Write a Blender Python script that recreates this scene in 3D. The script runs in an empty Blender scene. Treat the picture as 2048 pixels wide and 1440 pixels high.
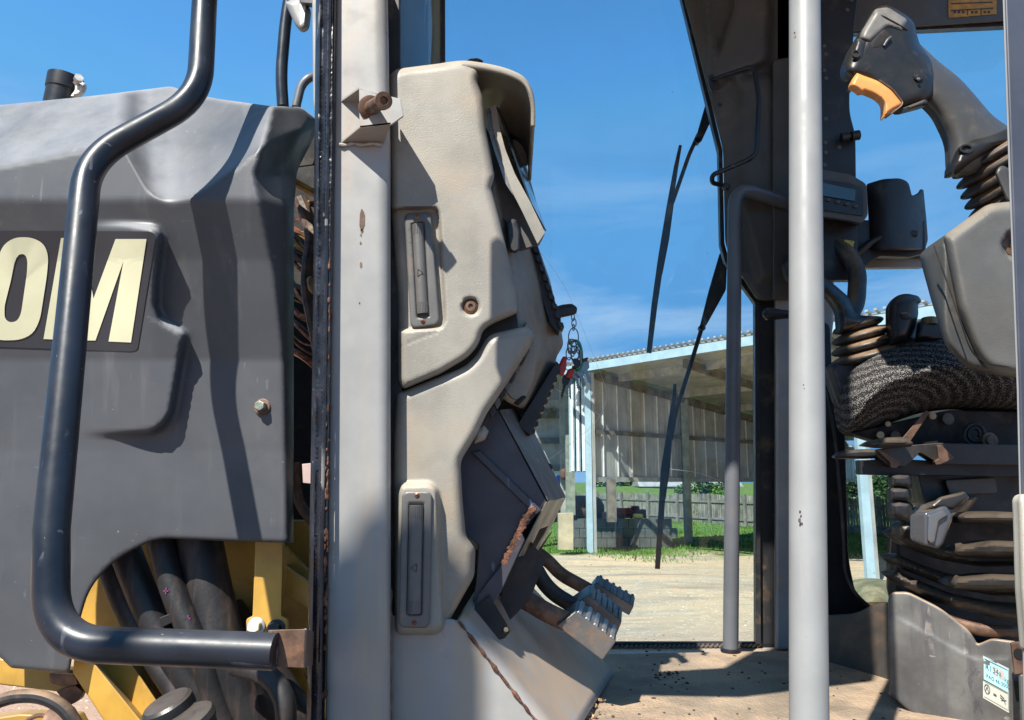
import bpy, bmesh, math, random
import numpy as np
from mathutils import Vector, Matrix
from mathutils.geometry import delaunay_2d_cdt
random.seed(7); np.random.seed(7)
S = bpy.context.scene; C = S.collection; R = math.radians
# ------------------------------------------------------------------ camera, light, exposure
F = 1479.0; PITCH = R(9.4); CAMZ = 2.3
cd = bpy.data.cameras.new('camera'); cam = bpy.data.objects.new('camera', cd); C.objects.link(cam)
cam.location = (0, 0, CAMZ); cam.rotation_euler = (R(90)+PITCH, 0, 0)
cd.sensor_width = 36; cd.lens = F/2048*36; cd.clip_start = .02; cd.clip_end = 3000
S.camera = cam
SUN = Vector((.58, 1.0, -1.35)).normalized()          # travel direction of the light
sl = bpy.data.lights.new('sun', 'SUN'); so = bpy.data.objects.new('sun', sl); C.objects.link(so)
sl.energy = 5.0; sl.angle = R(.55); sl.color = (1, .965, .88)
so.rotation_euler = SUN.to_track_quat('-Z', 'Y').to_euler(); so.location = (-4, -5, 12)
w = bpy.data.worlds.new('World'); S.world = w; w.use_nodes = True
nt = w.node_tree; N = nt.nodes; L = nt.links; N.clear()
out = N.new('ShaderNodeOutputWorld'); bg = N.new('ShaderNodeBackground'); sky = N.new('ShaderNodeTexSky')
sky.sky_type = 'NISHITA'; sky.sun_disc = False
sky.sun_elevation = math.asin(-SUN.z); sky.sun_rotation = math.atan2(-SUN.x, -SUN.y)
sky.air_density = 1.0; sky.dust_density = .3; sky.ozone_density = 3.5; sky.altitude = 300
tc = N.new('ShaderNodeTexCoord'); mp = N.new('ShaderNodeMapping'); mp.inputs['Scale'].default_value = (1.0, 1.0, 3.6)
mp.inputs['Rotation'].default_value = (.1, .12, .3)
n1 = N.new('ShaderNodeTexNoise'); n1.inputs['Scale'].default_value = 2.1; n1.inputs['Detail'].default_value = 9; n1.inputs['Roughness'].default_value = .58
n1.inputs['Distortion'].default_value = .9
cr = N.new('ShaderNodeValToRGB'); cr.color_ramp.elements[0].position = .47; cr.color_ramp.elements[1].position = .86
L.new(tc.outputs['Generated'], mp.inputs[0]); L.new(mp.outputs[0], n1.inputs['Vector']); L.new(n1.outputs[0], cr.inputs[0])
sx = N.new('ShaderNodeSeparateXYZ'); L.new(tc.outputs['Generated'], sx.inputs[0])
hm = N.new('ShaderNodeMapRange'); hm.interpolation_type = 'SMOOTHSTEP'      # cirrus lies low over the horizon
for k, v in ((1, .52), (2, .12), (3, 0), (4, .85)): hm.inputs[k].default_value = v
L.new(sx.outputs['Z'], hm.inputs[0])
mm = N.new('ShaderNodeMath'); mm.operation = 'MULTIPLY'; L.new(cr.outputs[0], mm.inputs[0]); L.new(hm.outputs[0], mm.inputs[1])
hs = N.new('ShaderNodeHueSaturation'); hs.inputs['Saturation'].default_value = 1.0; hs.inputs['Value'].default_value = 1.0; L.new(sky.outputs[0], hs.inputs['Color'])
mx = N.new('ShaderNodeMixRGB'); mx.inputs[2].default_value = (6.5, 7.0, 7.6, 1)
tn = N.new('ShaderNodeMixRGB'); tn.blend_type = 'MULTIPLY'; tn.inputs[0].default_value = 1; tn.inputs[2].default_value = (.84, 1.60, 1.82, 1); L.new(hs.outputs[0], tn.inputs[1])
dk = N.new('ShaderNodeMixRGB'); dk.blend_type = 'DARKEN'; dk.inputs[0].default_value = 1; dk.inputs[2].default_value = (.95, 2.8, 5.5, 1); L.new(tn.outputs[0], dk.inputs[1])
L.new(mm.outputs[0], mx.inputs[0]); L.new(dk.outputs[0], mx.inputs[1])
L.new(mx.outputs[0], bg.inputs[0]); bg.inputs[1].default_value = .086; L.new(bg.outputs[0], out.inputs[0])
S.render.engine = 'CYCLES'
S.view_settings.view_transform = 'Standard'; S.view_settings.look = 'None'; S.view_settings.gamma = 1
S.view_settings.use_curve_mapping = False; S.view_settings.exposure = .84
# ------------------------------------------------------------------ helpers
cp, sp = math.cos(PITCH), math.sin(PITCH)
def P(x, y, Y):
    """the point at distance Y seen at x, y of the photograph"""
    u = (x-1024)/F; v = (720-y)/F
    t = Y/(cp-v*sp)
    return Vector((u*t, Y, CAMZ+(v*cp+sp)*t))
def PA(x, y, Y):
    u = (x-1024)/F; v = (720-y)/F; t = Y/(cp-v*sp)
    return np.stack([u*t, Y+0*u, CAMZ+(v*cp+sp)*t], -1)
ORG = {}
def empty(name, loc):
    o = bpy.data.objects.new(name, None); C.objects.link(o); o.location = loc; o.empty_display_size = .05
    ORG[o.name] = Vector(loc); return o
def tag(o, label=None, cat=None, group=None, kind=None):
    if label: o['label'] = label
    if cat: o['category'] = cat
    if group: o['group'] = group
    if kind: o['kind'] = kind
    return o
def thing(name, loc, label, cat, group=None):
    return tag(empty(name, loc), label, cat, group)
def obj(name, bm, m, parent=None, bevel=0, seg=2, smooth=False, kind=None, label=None, ang=30):
    if isinstance(bm, bpy.types.Mesh): me = bm
    else:
        bmesh.ops.recalc_face_normals(bm, faces=bm.faces)
        if parent is not None: off = ORG[parent.name]
        else:
            xs = [v.co for v in bm.verts]
            off = Vector(((min(c.x for c in xs)+max(c.x for c in xs))/2, (min(c.y for c in xs)+max(c.y for c in xs))/2, min(c.z for c in xs)))
        bmesh.ops.translate(bm, vec=-off, verts=bm.verts)
        me = bpy.data.meshes.new(name); bm.to_mesh(me); bm.free()
    if m: me.materials.append(m)
    o = bpy.data.objects.new(name, me); C.objects.link(o)
    if parent is not None:
        o.parent = parent; ORG[o.name] = ORG[parent.name]
    else: o.location = off; ORG[o.name] = off
    if smooth or bevel:
        for p in me.polygons: p.use_smooth = True
        if smooth and not bevel:
            b2 = bmesh.new(); b2.from_mesh(me)
            for e in b2.edges:
                if len(e.link_faces) == 2 and e.calc_face_angle(0) > R(ang): e.smooth = False
            b2.to_mesh(me); b2.free()
    if bevel:
        md = o.modifiers.new('bevel', 'BEVEL'); md.width = bevel; md.segments = seg; md.limit_method = 'ANGLE'; md.angle_limit = R(30); md.harden_normals = True
    if kind: o['kind'] = kind
    if label: o['label'] = label
    return o
def fil(pts, r=12, n=5):
    """round the corners of a closed outline"""
    o = []; m = len(pts)
    for i in range(m):
        rr = pts[i][2] if len(pts[i]) > 2 else r
        p = Vector(pts[i][:2]); a = Vector(pts[i-1][:2])-p; b = Vector(pts[(i+1) % m][:2])-p
        k = min(rr, a.length*.48, b.length*.48)
        if k < .5: o.append((p.x, p.y)); continue
        s = p+a.normalized()*k; e = p+b.normalized()*k
        for j in range(n+1):
            t = j/n; q = s*(1-t)**2+p*2*t*(1-t)+e*t*t; o.append((q.x, q.y))
    return o
def edged(x, y, poly):
    """distance to an outline, negative inside"""
    q = np.array(poly, float); x = np.asarray(x, float); y = np.asarray(y, float)
    d = np.full(x.shape, 1e9); ins = np.zeros(x.shape, bool)
    for i in range(len(q)):
        a = q[i-1]; b = q[i]; ab = b-a; l2 = max(ab@ab, 1e-9)
        t = np.clip(((x-a[0])*ab[0]+(y-a[1])*ab[1])/l2, 0, 1)
        d = np.minimum(d, np.hypot(x-a[0]-t*ab[0], y-a[1]-t*ab[1]))
        if a[1] != b[1]:
            c = ((a[1] > y) != (b[1] > y)) & (x < (b[0]-a[0])*(y-a[1])/(b[1]-a[1])+a[0]); ins ^= c
    return np.where(ins, -d, d)
def sstep(e0, e1, x):
    t = np.clip((x-e0)/(e1-e0), 0, 1); return t*t*(3-2*t)
def cdt(outline, step, rings=()):
    o = []
    m = len(outline)
    for i in range(m):
        a = Vector(outline[i][:2]); b = Vector(outline[(i+1) % m][:2]); n = max(1, int((b-a).length/step))
        for j in range(n): o.append(tuple(a+(b-a)*j/n))
    q = np.array(o); x0, y0 = q.min(0); x1, y1 = q.max(0)
    gx, gy = np.meshgrid(np.arange(x0, x1, step), np.arange(y0, y1, step*.9)); gx[1::2] += step/2
    gx = gx.ravel(); gy = gy.ravel(); d = edged(gx, gy, o); k = d < -max(step*.45, (rings[-1]+step*.4) if rings else 0)
    pn = np.roll(o, -1, 0)-np.roll(o, 1, 0); pn = np.stack([-pn[:, 1], pn[:, 0]], 1)/np.maximum(1e-6, np.hypot(pn[:, 0], pn[:, 1]))[:, None]
    ar = sum(o[i-1][0]*o[i][1]-o[i][0]*o[i-1][1] for i in range(len(o))); ext = []
    for rr in rings:
        c = np.array(o)+pn*rr*(1 if ar > 0 else -1); dd = edged(c[:, 0], c[:, 1], o); last = None
        for q, e in zip(c, dd):
            if abs(e+rr) < .12*rr and (last is None or np.hypot(*(q-last)) > rr*.35): ext.append(Vector(q)); last = q
    vs = [Vector(v) for v in o]+ext+[Vector(v) for v in zip(gx[k], gy[k])]
    r = delaunay_2d_cdt(vs, [(i, (i+1) % m2) for m2 in [len(o)] for i in range(m2)], [], 1, 1e-4)
    return np.array([tuple(v) for v in r[0]]), [tuple(f) for f in r[2]], o
def molded(outline, Yf, step=8, back=.05, cap=True, far=None, rings=(1.5, 4.5, 9)):
    """a moulded panel: front surface at depth Yf(x, y, d) over an outline, with a skirt going back"""
    v, f, o = cdt(outline, step, rings)
    d = -edged(v[:, 0], v[:, 1], o); d[d < 1e-3] = 0
    co = PA(v[:, 0], v[:, 1], Yf(v[:, 0], v[:, 1], d))
    bm = bmesh.new(); vs = [bm.verts.new(c) for c in co]
    for t in f:
        try: bm.faces.new([vs[i] for i in t])
        except ValueError: pass
    if back:
        be = [e for e in bm.edges if len(e.link_faces) == 1]
        ym = max(c[1] for c in co)+back
        r = bmesh.ops.extrude_edge_only(bm, edges=be)
        nv = [g for g in r['geom'] if isinstance(g, bmesh.types.BMVert)]
        cc = Vector((0, 0, CAMZ))
        for q in nv: q.co = cc+(q.co-cc)*((ym if far is None else q.co.y+far)/q.co.y)*.9995
        if cap:
            ce = [e for e in bm.edges if len(e.link_faces) == 1 and e.verts[0] in nv or e.verts[1] in nv and len(e.link_faces) == 1]
            try: bmesh.ops.triangle_fill(bm, edges=ce, use_beauty=True, use_dissolve=False)
            except Exception: pass
    return bm
def rnd(d, Rr, dep):
    t = 1-np.minimum(d, Rr)/Rr; return dep*(1-np.sqrt(np.maximum(0, 1-t*t)))
def inflate(outline, Y, T, Rr, step=6, T2=None, Yf=None):
    """a rounded solid with this outline, bulging T towards and T2 away from the viewer"""
    T2 = T if T2 is None else T2
    v, f, o = cdt(outline, step, (1, 3, 6) if Rr > 7 else (1, ))
    d = -edged(v[:, 0], v[:, 1], o); bd = d < 1e-3; d[bd] = 0
    Y0 = Y+0*d if Yf is None else Yf(v[:, 0], v[:, 1])
    prof = lambda: np.sqrt(np.maximum(0, 1-(1-np.minimum(d, Rr)/Rr)**2))
    a = PA(v[:, 0], v[:, 1], Y0-T*prof()); base = PA(v[:, 0], v[:, 1], Y0); b = base+np.array([0, 1, 0])*(T2*prof())[:, None]
    bm = bmesh.new(); va = [bm.verts.new(c) for c in a]; vb = [va[i] if bd[i] else bm.verts.new(b[i]) for i in range(len(b))]
    for t in f:
        for q in (va, vb):
            try: bm.faces.new([q[i] for i in t])
            except ValueError: pass
    return bm
def prism(pts, Y0, Y1, far=None, bm=None):
    """outline at depth Y0 carried back to Y1 (far = the outline's own place there)"""
    bm = bm or bmesh.new()
    a = [bm.verts.new(P(p[0], p[1], p[2] if len(p) > 2 else Y0)) for p in pts]
    if far: b = [bm.verts.new(P(p[0], p[1], p[2] if len(p) > 2 else Y1)) for p in far]
    else:
        cc = Vector((0, 0, CAMZ)); k = .8 if Y0 < 3 else 0
        b = [bm.verts.new((v.co+Vector((0, Y1-Y0, 0)))*(1-k)+(cc+(v.co-cc)*((v.co.y+Y1-Y0)/v.co.y))*k) for v in a]
    n = len(a); bm.faces.new(a); bm.faces.new(b[::-1])
    for i in range(n): bm.faces.new([a[i-1], a[i], b[i], b[i-1]])
    bmesh.ops.recalc_face_normals(bm, faces=bm.faces)
    return bm
def box(c, s, rz=0, bm=None, rx=0, ry=0):
    bm = bm or bmesh.new()
    m = Matrix.Translation(c) @ Matrix.Rotation(rz, 4, 'Z') @ Matrix.Rotation(ry, 4, 'Y') @ Matrix.Rotation(rx, 4, 'X') @ Matrix.Diagonal((s[0], s[1], s[2], 1))
    bmesh.ops.create_cube(bm, size=1, matrix=m); return bm
def bar(a, b, w, h, bm=None, up=(0, 0, 1)):
    a = Vector(a); b = Vector(b); d = (b-a); l = d.length; d.normalize()
    s = d.cross(Vector(up)).normalized(); u = s.cross(d)
    m = Matrix((s, d, u)).transposed().to_4x4(); m.translation = (a+b)/2
    bm = bm or bmesh.new(); bmesh.ops.create_cube(bm, size=1, matrix=m @ Matrix.Diagonal((w, l, h, 1))); return bm
def fpath(pts, r, n=8):
    pts = [Vector(p) for p in pts]; o = [pts[0]]
    for i in range(1, len(pts)-1):
        a = pts[i-1]-pts[i]; b = pts[i+1]-pts[i]; k = min(r, a.length*.49, b.length*.49)
        s = pts[i]+a.normalized()*k; e = pts[i]+b.normalized()*k
        for j in range(n+1):
            t = j/n; o.append(s*(1-t)**2+pts[i]*2*t*(1-t)+e*t*t)
    return o+[pts[-1]]
def tube(pts, r, seg=16, bm=None, flat=1, up=None, cap=True, closed=False):
    bm = bm or bmesh.new(); n = len(pts); rings = []; nrm = None
    rr = r if hasattr(r, '__len__') else [r]*n
    for i in range(n):
        if closed: t = (pts[(i+1) % n]-pts[i-1]).normalized()
        else: t = (pts[min(i+1, n-1)]-pts[max(i-1, 0)]).normalized()
        if nrm is None:
            nrm = Vector(up) if up else (Vector((0, 0, 1)) if abs(t.z) < .9 else Vector((1, 0, 0)))
        nrm = (nrm-t*nrm.dot(t)).normalized(); bn = t.cross(nrm)
        rings.append([bm.verts.new(pts[i]+nrm*math.cos(6.28318*k/seg)*rr[i]*flat+bn*math.sin(6.28318*k/seg)*rr[i]) for k in range(seg)])
    for i in range(n if closed else n-1):
        A = rings[i]; B = rings[(i+1) % n]
        for k in range(seg): bm.faces.new([A[k-1], A[k], B[k], B[k-1]])
    if cap and not closed: bm.faces.new(rings[0][::-1]); bm.faces.new(rings[-1])
    return bm
def ptube(pts, r, fl=.03, **k):
    return tube(fpath([P(*p) for p in pts], fl), r, **k)
def lathe(c, axis, prof, seg=32, bm=None, sc=(1, 1), up=None):
    """prof: list of (distance along axis, radius)"""
    bm = bm or bmesh.new(); ax = Vector(axis).normalized()
    u = Vector(up) if up else (Vector((0, 1, 0)) if abs(ax.y) < .9 else Vector((0, 0, 1)))
    u = (u-ax*u.dot(ax)).normalized(); v = ax.cross(u); rings = []
    for h, r in prof:
        rings.append([bm.verts.new(Vector(c)+ax*h+u*math.cos(6.28318*k/seg)*r*sc[0]+v*math.sin(6.28318*k/seg)*r*sc[1]) for k in range(seg)])
    for A, B in zip(rings, rings[1:]):
        for k in range(seg): bm.faces.new([A[k-1], A[k], B[k], B[k-1]])
    bm.faces.new(rings[0][::-1]); bm.faces.new(rings[-1]); return bm
def ribbed(h0, h1, r0, r1, n, dep):
    """bellows profile"""
    o = []
    for i in range(n*6+1):
        t = i/(n*6); ph = t*n*2*math.pi
        o.append((h0+(h1-h0)*t, r0+(r1-r0)*t+dep*(abs(math.sin(ph/2))**.8-.5)))
    return o
# ------------------------------------------------------------------ materials
def srgb(r, g, b): return tuple(((c/255)/12.92 if c/255 < .04045 else ((c/255+.055)/1.055)**2.4) for c in (r, g, b))+(1,)
def mat(name, col, rough=.5, metal=0, var=.12, vscale=6, dirt=None, dirt2=None, bump=(0, 200), bump2=None, top=None, streak=None, scratch=None, spec=.5, coat=0, speck=None):
    """layered paint: colour + cloudy variation + patches of dirt / rust + dust lying on what faces up + relief"""
    m = bpy.data.materials.new(name); m.use_nodes = True; t = m.node_tree; n = t.nodes; l = t.links
    b = n['Principled BSDF']; b.inputs['Roughness'].default_value = rough; b.inputs['Metallic'].default_value = metal
    b.inputs['Specular IOR Level'].default_value = spec; b.inputs['Coat Weight'].default_value = coat; b.inputs['Coat Roughness'].default_value = .15
    g = n.new('ShaderNodeNewGeometry')
    def noise(sc, det=6, ro=.6, stretch=None, dist=0):
        x = n.new('ShaderNodeTexNoise'); x.inputs['Scale'].default_value = sc; x.inputs['Detail'].default_value = det; x.inputs['Roughness'].default_value = ro; x.inputs['Distortion'].default_value = dist
        if stretch:
            k = n.new('ShaderNodeMapping'); k.inputs['Scale'].default_value = stretch; l.new(g.outputs['Position'], k.inputs[0]); l.new(k.outputs[0], x.inputs['Vector'])
        else: l.new(g.outputs['Position'], x.inputs['Vector'])
        return x
    def ramp(src, a, c, lo=0, hi=1):
        x = n.new('ShaderNodeMapRange'); x.interpolation_type = 'SMOOTHSTEP'
        for k, v in ((1, a), (2, c), (3, lo), (4, hi)): x.inputs[k].default_value = v
        l.new(src, x.inputs[0]); return x.outputs[0]
    def mix(fac, a, c):
        x = n.new('ShaderNodeMixRGB'); l.new(fac, x.inputs[0])
        for k, v in ((1, a), (2, c)):
            if isinstance(v, (tuple, list)): x.inputs[k].default_value = tuple(v)[:3]+(1,)
            else: l.new(v, x.inputs[k])
        return x.outputs[0]
    def mul(a, c):
        x = n.new('ShaderNodeMath'); x.operation = 'MULTIPLY'; l.new(a, x.inputs[0])
        if isinstance(c, (int, float)): x.inputs[1].default_value = c
        else: l.new(c, x.inputs[1])
        return x.outputs[0]
    lo = tuple(c*(1-var*1.6) for c in col[:3]); hi = tuple(min(1, c*(1+var)) for c in col[:3])
    cur = mix(ramp(noise(vscale).outputs[0], .3, .72), lo, hi)
    rg = None
    if streak: cur = mix(ramp(noise(streak[1], 5, .6, (6, 6, .5)).outputs[0], streak[2], streak[2]+.2, 0, streak[3]), cur, streak[0])
    if dirt: cur = mix(ramp(noise(dirt[1], 9, .68, None, .3).outputs[0], dirt[2], dirt[2]+(dirt[4] if len(dirt) > 4 else .12), 0, dirt[3]), cur, dirt[0])
    if dirt2: cur = mix(ramp(noise(dirt2[1], 10, .72, None, .6).outputs[0], dirt2[2], dirt2[2]+.05, 0, dirt2[3]), cur, dirt2[0])
    if speck:
        vz = n.new('ShaderNodeTexNoise'); vz.inputs['Scale'].default_value = speck[1]; vz.inputs['Detail'].default_value = 2; l.new(g.outputs['Position'], vz.inputs['Vector'])
        cur = mix(ramp(vz.outputs[0], speck[2], speck[2]+.04, 0, speck[3]), cur, speck[0])
    if scratch:
        for k, st in enumerate(((1, 1, .06), (.08, 1, 1), (.5, 1, .09))):
            sn = noise(scratch[1]*(1+.3*k), 2, .5, st, .2).outputs[0]
            cur = mix(mul(ramp(sn, scratch[2], scratch[2]+.02, 0, scratch[3]), ramp(noise(7+k).outputs[0], .5, .6)), cur, scratch[0])
    if top:
        s = n.new('ShaderNodeSeparateXYZ'); l.new(g.outputs['Normal'], s.inputs[0])
        f = mul(ramp(s.outputs['Z'], .25, .85), ramp(noise(top[1] if len(top) > 2 else 22, 8, .7).outputs[0], .3, .62, .25, top[-1])); cur = mix(f, cur, top[0])
    l.new(cur, b.inputs['Base Color'])
    rr = n.new('ShaderNodeMath'); rr.operation = 'ADD'; rr.use_clamp = True; l.new(ramp(noise(vscale*3.1).outputs[0], .3, .7, -.09, .1), rr.inputs[0]); rr.inputs[1].default_value = rough; l.new(rr.outputs[0], b.inputs['Roughness'])
    nr = None
    for bu in (bump2, bump):
        if bu and bu[0]:
            x = n.new('ShaderNodeBump'); x.inputs['Strength'].default_value = bu[0]; x.inputs['Distance'].default_value = bu[2] if len(bu) > 2 else .001
            l.new(noise(bu[1], 3, .5).outputs[0], x.inputs['Height'])
            if nr: l.new(nr, x.inputs['Normal'])
            nr = x.outputs[0]
    if nr: l.new(nr, b.inputs['Normal'])
    return m
DUST = (.42, .26, .15); RUST = (.16, .055, .025); TAN = (.42, .3, .2)
M = {}
M['hood'] = mat('hood paint', (.064, .067, .075), .52, var=.1, vscale=4, streak=((.17, .165, .165), 5, .55, .25), speck=((.45, .45, .45), 170, .765, .7), scratch=((.24, .24, .25), 60, .7, .25), bump=(.05, 700), dirt=((.2, .185, .17), 3.5, .56, .3, .3), top=((.30, .30, .31), 4, .9))  # top: paler grey by normal, sunlight painted onto the upward faces
M['black'] = mat('black enamel', (.014, .018, .028), .38, var=.3, spec=.4, coat=.04, dirt=((.09, .06, .045), 9, .6, .35, .2), speck=((.4, .36, .3), 170, .75, .7), scratch=((.2, .2, .22), 70, .70, .4), bump=(.12, 60), top=((.08, .08, .09), 9, .5))
M['decal'] = mat('decal film', (.03, .032, .04), .42, var=.08, speck=((.5, .5, .45), 170, .79, .5))
M['cream'] = mat('cream film', (.70, .67, .45), .4, var=.05, vscale=8, speck=((.35, .3, .2), 140, .78, .3), dirt=((.5, .45, .3), 9, .62, .3, .2))
M['yellow'] = mat('machine yellow', (.52, .30, .055), .42, var=.18, dirt=((.22, .13, .05), 7, .5, .6, .2), dirt2=((.1, .045, .02), 11, .63, .8), top=(TAN, 20, .5), bump=(.15, 25, .002))
M['pillar'] = mat('pale grey enamel', (.31, .303, .29), .36, var=.1, vscale=5, streak=((.38, .30, .225), 3.2, .47, .65), dirt=((.36, .27, .2), 5, .52, .55, .2), dirt2=((.17, .09, .05), 24, .745, .8), speck=((.08, .06, .05), 110, .78, .5), bump=(.06, 300), bump2=(.2, 14, .002))
M['greypaint'] = mat('grey floor paint', (.33, .335, .34), .42, var=.12, dirt=(TAN, 5, .5, .65, .2), dirt2=(RUST, 16, .66, .9), speck=((.07, .05, .04), 120, .77, .6), bump=(.1, 200), top=((.5, .34, .21), 14, .9))
M['tubegrey'] = mat('grey tube enamel', (.262, .262, .256), .5, var=.07, vscale=9, coat=0, speck=((.2, .07, .04), 60, .78, .7), streak=((.38, .35, .32), 6, .6, .3), bump2=(.12, 18, .0015))
M['rail'] = mat('charcoal tube enamel', (.12, .125, .14), .38, var=.1, dirt=((.16, .12, .09), 12, .58, .5, .2), bump=(.05, 200))
M['plastic'] = mat('taupe moulded plastic', (.265, .243, .203), .5, var=.16, vscale=7, dirt=((.33, .25, .17), 5.5, .5, .65, .2), dirt2=((.2, .13, .08), 30, .7, .3), bump=(.45, 460, .001), bump2=(.12, 150, .001), streak=((.26, .235, .21), 4, .5, .5), spec=.55, speck=((.5, .46, .4), 420, .70, .45), top=((.52, .43, .33), 9, .6))
M['ventgrey'] = mat('vent plastic', (.11, .105, .1), .42, var=.12, dirt=((.24, .17, .12), 14, .5, .6, .25), bump=(.2, 260), top=((.3, .22, .15), 30, .5))
M['darkplastic'] = mat('dark plastic', (.015, .015, .017), .42, var=.2, dirt=((.12, .085, .06), 16, .54, .5, .25), bump=(.25, 380, .0008), top=((.15, .12, .1), 24, .5))
M['grip'] = mat('joystick plastic', (.014, .013, .012), .42, var=.14, dirt=((.15, .12, .095), 18, .55, .45, .25), bump=(.3, 520, .0007))
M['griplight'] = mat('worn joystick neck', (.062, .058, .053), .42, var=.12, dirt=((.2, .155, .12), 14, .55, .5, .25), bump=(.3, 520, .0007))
M['rubber'] = mat('black rubber', (.022, .022, .024), .5, var=.25, dirt=((.19, .12, .07), 14, .5, .75, .25), bump=(.2, 150, .001), top=((.36, .22, .12), 26, .75))
M['hose'] = mat('hose rubber', (.018, .017, .019), .55, var=.3, dirt=((.11, .07, .05), 12, .52, .5, .25), bump=(.4, 160, .001), streak=((.09, .06, .05), 8, .5, .5))
M['rubberdusty'] = mat('dusty bellows rubber', (.024, .022, .021), .4, var=.25, dirt=((.08, .06, .045), 10, .52, .6, .25), top=((.13, .098, .07), 12, .75), bump=(.3, 150, .001))
M['armbox'] = mat('grey armrest plastic', (.105, .101, .093), .48, var=.12, vscale=7, dirt=((.16, .14, .12), 9, .52, .5, .2), bump=(.5, 480, .001), top=((.30, .25, .19), 9, .7))
M['dark'] = mat('dark cab steel', (.011, .011, .013), .5, var=.2, dirt=((.12, .09, .065), 10, .52, .5, .25), bump=(.15, 120))
M['trim'] = mat('cab trim plastic', (.072, .067, .06), .55, var=.12, dirt=((.19, .13, .09), 6, .53, .5, .2), bump=(.35, 420, .001))
M['navy'] = mat('dark bracket enamel', (.052, .052, .068), .4, var=.15, dirt=((.14, .1, .1), 8, .53, .6, .2), dirt2=(RUST, 20, .67, .8), bump=(.25, 90, .001), scratch=((.3, .32, .4), 40, .7, .5))
M['rust'] = mat('scaling rust', (.15, .062, .035), .85, var=.45, vscale=50, dirt=((.3, .16, .09), 40, .52, .7, .2), bump=(1, 90, .004))
M['rustpin'] = mat('rusty steel', (.15, .085, .055), .55, metal=.3, var=.3, vscale=40, dirt=((.3, .14, .08), 30, .52, .6, .2), bump=(.5, 140, .001))
M['steel'] = mat('worn bare steel', (.36, .34, .32), .34, metal=.75, var=.2, dirt=((.3, .18, .11), 20, .54, .7, .2), bump=(.4, 110, .001))
M['padsteel'] = mat('pedal steel', (.14, .135, .13), .36, metal=.5, var=.25, dirt=((.3, .19, .12), 26, .5, .7, .2), bump=(.5, 160, .001))
M['paleend'] = mat('brushed pale end', (.36, .34, .27), .45, metal=.2, var=.3, streak=((.14, .11, .07), 14, .48, .8), scratch=((.7, .65, .5), 30, .62, .8), bump=(.3, 90))
M['gripgrey'] = mat('worn grip crown', (.17, .16, .145), .45, var=.15, vscale=20, dirt=((.08, .07, .06), 26, .52, .6, .2), bump=(.3, 520, .0007))  # lighter grey stands in for sun on the grip's crown
M['zinc'] = mat('zinc bolt', (.42, .44, .36), .38, metal=.6, var=.3, vscale=60, dirt=((.18, .11, .06), 60, .55, .6, .1), bump=(.5, 200))
M['white'] = mat('white fitting', (.62, .62, .6), .4, var=.2, vscale=80)
M['orange'] = mat('orange trigger', (.72, .30, .085), .45, var=.08, dirt=((.25, .14, .07), 40, .6, .6, .15), bump=(.2, 300))
M['red'] = mat('red plastic', (.42, .02, .015), .3); M['green'] = mat('green metal', (.03, .22, .09), .25, metal=.5); M['brass'] = mat('key brass', (.3, .24, .14), .35, metal=.7)
M['keysteel'] = mat('key steel', (.22, .22, .22), .3, metal=.8)
M['copper'] = mat('copper screw', (.33, .13, .07), .4, metal=.7, vscale=90, var=.4)
M['wire'] = mat('loom brown', (.09, .05, .03), .6, var=.5, vscale=40, dirt=((.3, .17, .07), 30, .55, .6)); M['wireyellow'] = mat('loom yellow', (.32, .18, .03), .5, var=.4, vscale=60)
M['bay'] = mat('engine bay black', (.008, .007, .007), .7, var=.4, dirt=((.04, .022, .012), 20, .5, .7))
M['seal'] = mat('weathered door seal', (.018, .02, .028), .32, var=.3, vscale=20, streak=((.12, .105, .09), 14, .56, .55), speck=((.4, .36, .3), 120, .75, .8), dirt2=((.24, .16, .11), 60, .66, .8), bump=(.5, 60, .002), scratch=((.35, .33, .3), 34, .66, .5))
M['tank'] = M['rust']
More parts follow.
